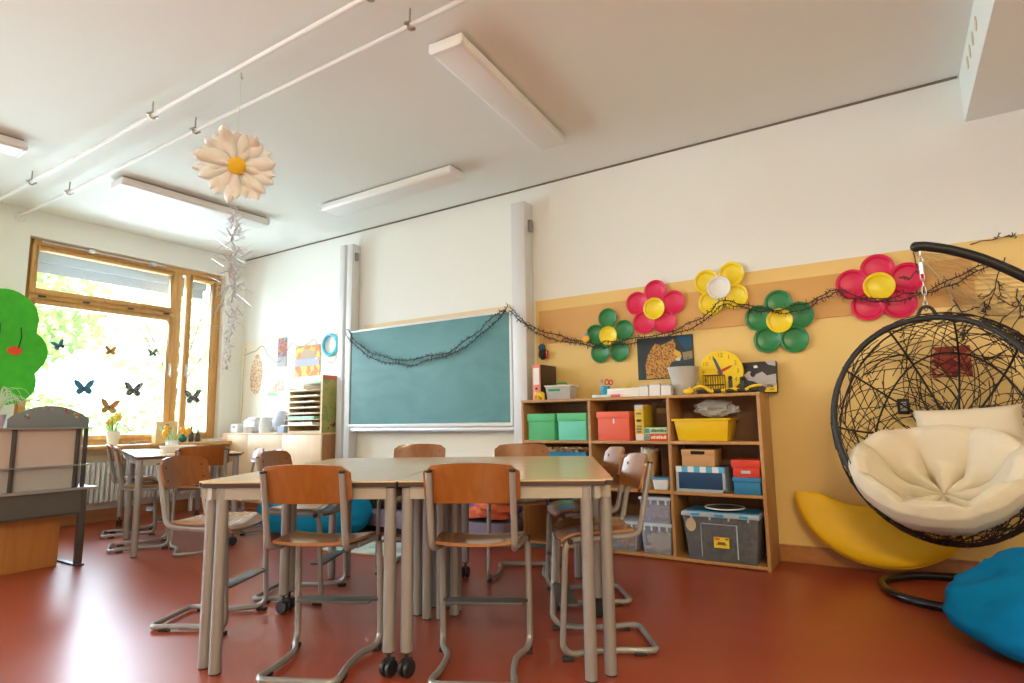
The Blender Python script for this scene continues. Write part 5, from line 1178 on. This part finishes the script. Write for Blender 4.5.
ring = [ME @ Vector((A_ * kf * math.cos(a) * (1 + .04 * math.sin(a)), dcut, C2 * kf * math.sin(a))) for a in [2 * PI * k / 72 for k in range(72)]]
RING = mat('egg_ring_black', (.013, .012, .012), .4, bump=.5, bscale=120)
MB().tube(ring, .0155, 12, closed=True).build('rim', RING, eg)
def onegg(th, ph):
    # th: angle around the view axis, ph: 0 at the rim .. 1 at the back pole
    y = dcut + (B_ - dcut) * math.sin(ph * PI / 2) if True else 0
    s_ = math.sqrt(max(0, 1 - (y / B_) ** 2))
    return ME @ Vector((A_ * s_ * math.cos(th) * (1 + .04 * math.sin(th)), y, C2 * s_ * math.sin(th)))
WEAVE = mat('dark_brown_rattan', (.022, .012, .009), .5)
m = MB()
for k in range(11):
    th = 2 * PI * (k + .5) / 11; m.tube([onegg(th, v / 14) for v in range(15)], .0062, 6)
for ph in (.30, .58): m.tube([onegg(2 * PI * k / 48, ph + .03 * math.sin(3 * 2 * PI * k / 48)) for k in range(48)], .0062, 6, closed=True)
m.build('frame_rods', WEAVE, eg)
rnd = random.Random(31); m = MB()
for k in range(680):
    a0 = rnd.random() * 2 * PI; p0 = rnd.random() ** .7 * .95
    ang = rnd.gauss(0, 1.0); L = rnd.uniform(.5, 1.1)
    if rnd.random() < .33: a0 = -PI / 2 + rnd.gauss(.25, .6)
    pts = []
    q0 = onegg(a0, p0)
    a1 = a0 + rnd.choice((-1, 1)) * rnd.uniform(.25, 1.0); p1 = min(1, max(0, p0 + rnd.uniform(-.55, .55)))
    for i in range(8):
        t2 = i / 7; pts.append(onegg(a0 + (a1 - a0) * t2, p0 + (p1 - p0) * t2 + .06 * math.sin(PI * t2) * ((k % 3) - 1) * (1 - p0)))
    m.tube(pts, .0027, 4)
m.build('weave', WEAVE, eg)
ch = MB(); zt, zb = 1.884, 1.585
zs = [zb + (zt - zb) * k / 7 for k in range(8)]
for k in range(7):
    z = (zs[k] + zs[k + 1]) / 2; a = (k % 2) * PI / 2; hl = .030
    ch.tube([Vector((math.cos(a) * .010 * math.cos(t3), math.sin(a) * .010 * math.cos(t3), z + hl * math.sin(t3))) for t3 in [2 * PI * q / 12 for q in range(12)]], .0035, 5, closed=True)
ch.cyl((0, 0, 1.79), (0, 0, 1.855), .014, 12)
ch.build('chain', mat('chain_steel', (.70, .68, .64), .25, .9), eg)
MB().tube(fillet([(-.045, -.02, 1.545), (-.02, -.015, 1.60), (.02, -.015, 1.60), (.045, -.02, 1.545)], .03), .009, 8).build('hanging_loop', RING, eg)
# papasan cushion
CANV = mat('cream_canvas', (.70, .60, .44), .85, var=.03, scale=10, bump=.12, bscale=40)
cu = thing('seat_cushion', 'cream tufted round cushion inside the hanging egg chair', 'cushion', (0, 0, 0))
Mc = Matrix.Translation((.205, 4.02, 0)) @ ME
SL = R(42)
ex = Vector((1, 0, 0)); es = Vector((0, math.cos(SL), math.sin(SL))); en = Vector((0, -math.sin(SL), math.cos(SL)))
def cush(u, v):
    th = 2 * PI * u
    prof = [(0, .0), (.20, .004), (.40, .008), (.56, .045), (.70, .125), (.84, .205), (.98, .225), (1.09, .18), (1.09, .11), (1.0, .04), (.80, -.05), (.45, -.12), (0, -.13)]
    x = v * (len(prof) - 1); i = min(len(prof) - 2, int(x)); f_ = x - i; f_ = f_ * f_ * (3 - 2 * f_)
    r_ = prof[i][0] + (prof[i + 1][0] - prof[i][0]) * f_; z_ = prof[i][1] + (prof[i + 1][1] - prof[i][1]) * f_
    lob = abs(math.cos(th * 4)) ** .55
    puff = .085 * (lob - .5) * math.sin(PI * min(1, r_ / 1.1)) if v < .6 else .02 * (lob - .5)
    tuft = -.06 * math.exp(-((r_ - .44) / .10) ** 2) * (1 - lob) if v < .45 else 0
    wr = .011 * noise.noise(Vector((math.cos(th) * 4, math.sin(th) * 4, v * 9))) + .007 * noise.noise(Vector((math.cos(th) * 11, math.sin(th) * 11, v * 5)))
    R_ = .385 * (1 + .03 * noise.noise(Vector((math.cos(th) * 2, math.sin(th) * 2, 5))))
    dn = z_ + puff + tuft + wr - .13
    sy_ = math.sin(th) * r_
    return ex * (math.cos(th) * r_ * R_) + es * (sy_ * .300) + en * dn + Vector((-.008, -.095, .668)) + Vector((0, 0, .05)) * (abs(math.cos(th)) ** 2 * r_ * r_)
m = MB(); m.grid(112, 44, cush, closed_u=True)
off_c = Matrix.Translation((.205, 4.02, 0)) @ Matrix.Rotation(rz, 4, 'Z')
for i in range(len(m.v)): m.v[i] = off_c @ m.v[i]
m.build('cover', CANV, cu, angle=80)
m = MB()
for k in range(8):
    th = (k + .5) * PI / 4; m.ball(off_c @ (cush(th / (2 * PI), .18) + en * .004), (.011, .011, .007), 10, 6)
m.build('button', CANV, cu)
pw = thing('head_pillow', 'rectangular cream pillow at the back of the egg chair', 'pillow', (0, 0, 0))
def pil(u, v):
    a, b = u * 2 - 1, v * 2 - 1
    return a, b
m = MB(); n = 22
def pf2(u, v, s):
    a, b = u * 2 - 1, v * 2 - 1; h = max(0, (1 - a ** 6) * (1 - b ** 6)) ** .5
    ex = 1 - .05 * (1 - abs(b)) ; ez = 1 - .06 * (1 - abs(a))
    return Vector((a * .245 * (1 - .04 * (1 - b * b)), s * (.055 * h + .004) + .006 * noise.noise(Vector((a * 3, b * 3, s))) * h, b * .105 * (1 - .10 * (1 - a * a))))
m.grid(24, 14, lambda u, v: pf2(u, v, -1)); m.grid(24, 14, lambda u, v: pf2(u, v, 1))
Mp = Matrix.Translation((.345, 4.17, .935)) @ Matrix.Rotation(R(-8), 4, 'Z') @ Matrix.Rotation(R(-3), 4, 'Y') @ Matrix.Rotation(R(-14), 4, 'X')
for i in range(len(m.v)): m.v[i] = Mp @ m.v[i]
m.build('cover', CANV, pw, angle=80)
m = MB()
for sx in (-.24, .24): m.tube(spline([Mp @ Vector((sx, .03, .07)), Mp @ Vector((sx * 1.05, .07, .09)), Mp @ Vector((sx * .98, .11, .06))], 5), .005, 5)
m.build('tie', CANV, pw)

# ------------------------------------------------------------------ light
w = bpy.data.worlds.new('daylight'); scene.world = w; w.use_nodes = True
nt = w.node_tree; bg = nt.nodes['Background']
sky = nt.nodes.new('ShaderNodeTexSky'); sky.sky_type = 'HOSEK_WILKIE' if False else 'PREETHAM'
sky.sun_direction = Vector((.65, -.35, .68)).normalized(); sky.turbidity = 5.0
mixn = nt.nodes.new('ShaderNodeMixRGB'); mixn.inputs[0].default_value = .75; mixn.inputs[2].default_value = (.90, .95, 1.0, 1)
nt.links.new(sky.outputs[0], mixn.inputs[1]); nt.links.new(mixn.outputs[0], bg.inputs['Color'])
bg.inputs['Strength'].default_value = 5.2
def sun(name, direction, strength, col, ang=2):
    l = bpy.data.lights.new(name, 'SUN'); l.energy = strength; l.color = col; l.angle = R(ang)
    o = bpy.data.objects.new(name, l); COL.objects.link(o); o.rotation_euler = Vector(direction).to_track_quat('-Z', 'Y').to_euler(); return o
sun('sun', (-.65, .35, -.68), 9.0, (1, .96, .88))
def area(name, loc, direction, sx, sy, power, col):
    l = bpy.data.lights.new(name, 'AREA'); l.shape = 'RECTANGLE'; l.size = sx; l.size_y = sy; l.energy = power; l.color = col
    o = bpy.data.objects.new(name, l); COL.objects.link(o); o.location = loc; o.rotation_euler = Vector(direction).to_track_quat('-Z', 'Z').to_euler(); return o
for i, (a, b) in enumerate(OPEN):
    area('daylight_window_%d' % (i + 1), (-7.78, (a + b) / 2, 1.75), (1, 0, -.35), 2.1, 1.75, (165, 120, 430)[i], ((.66, .82, 1.0), (.66, .82, 1.0), (.82, .92, 1.0))[i])
area('warm_fill_light', (1.2, -2.2, 3.1), (-.1, .5, -1), 1.6, .3, 140, (1, .88, .56))  # unseen warm fill lamp added behind the camera, has no fixture

# ------------------------------------------------------------------ camera
cam = bpy.data.cameras.new('camera'); cam.sensor_width = 36; cam.sensor_fit = 'HORIZONTAL'; cam.lens = 592.49 / 1024 * 36; cam.clip_start = .05
co = bpy.data.objects.new('camera', cam); COL.objects.link(co)
yaw, pit, rol = R(32.453), R(7.6147), R(-.8459)
fw = Vector((-math.sin(yaw) * math.cos(pit), math.cos(yaw) * math.cos(pit), math.sin(pit)))
r0 = Vector((math.cos(yaw), math.sin(yaw), 0)); u0 = r0.cross(fw)
rr = r0 * math.cos(rol) + u0 * math.sin(rol); uu = u0 * math.cos(rol) - r0 * math.sin(rol)
Mcam = Matrix((rr, uu, -fw)).transposed().to_4x4(); Mcam.translation = (0, 0, 1.0)
co.matrix_world = Mcam
scene.camera = co
vs = scene.view_settings; vs.view_transform = 'Standard'; vs.look = 'None'; vs.gamma = 1; vs.exposure = 0.31
try: vs.use_curve_mapping = False
except Exception: pass
scene.cycles.use_denoising = True
scene.cycles.max_bounces = 8; scene.cycles.diffuse_bounces = 5; scene.cycles.transparent_max_bounces = 12
scene.cycles.sample_clamp_indirect = 8
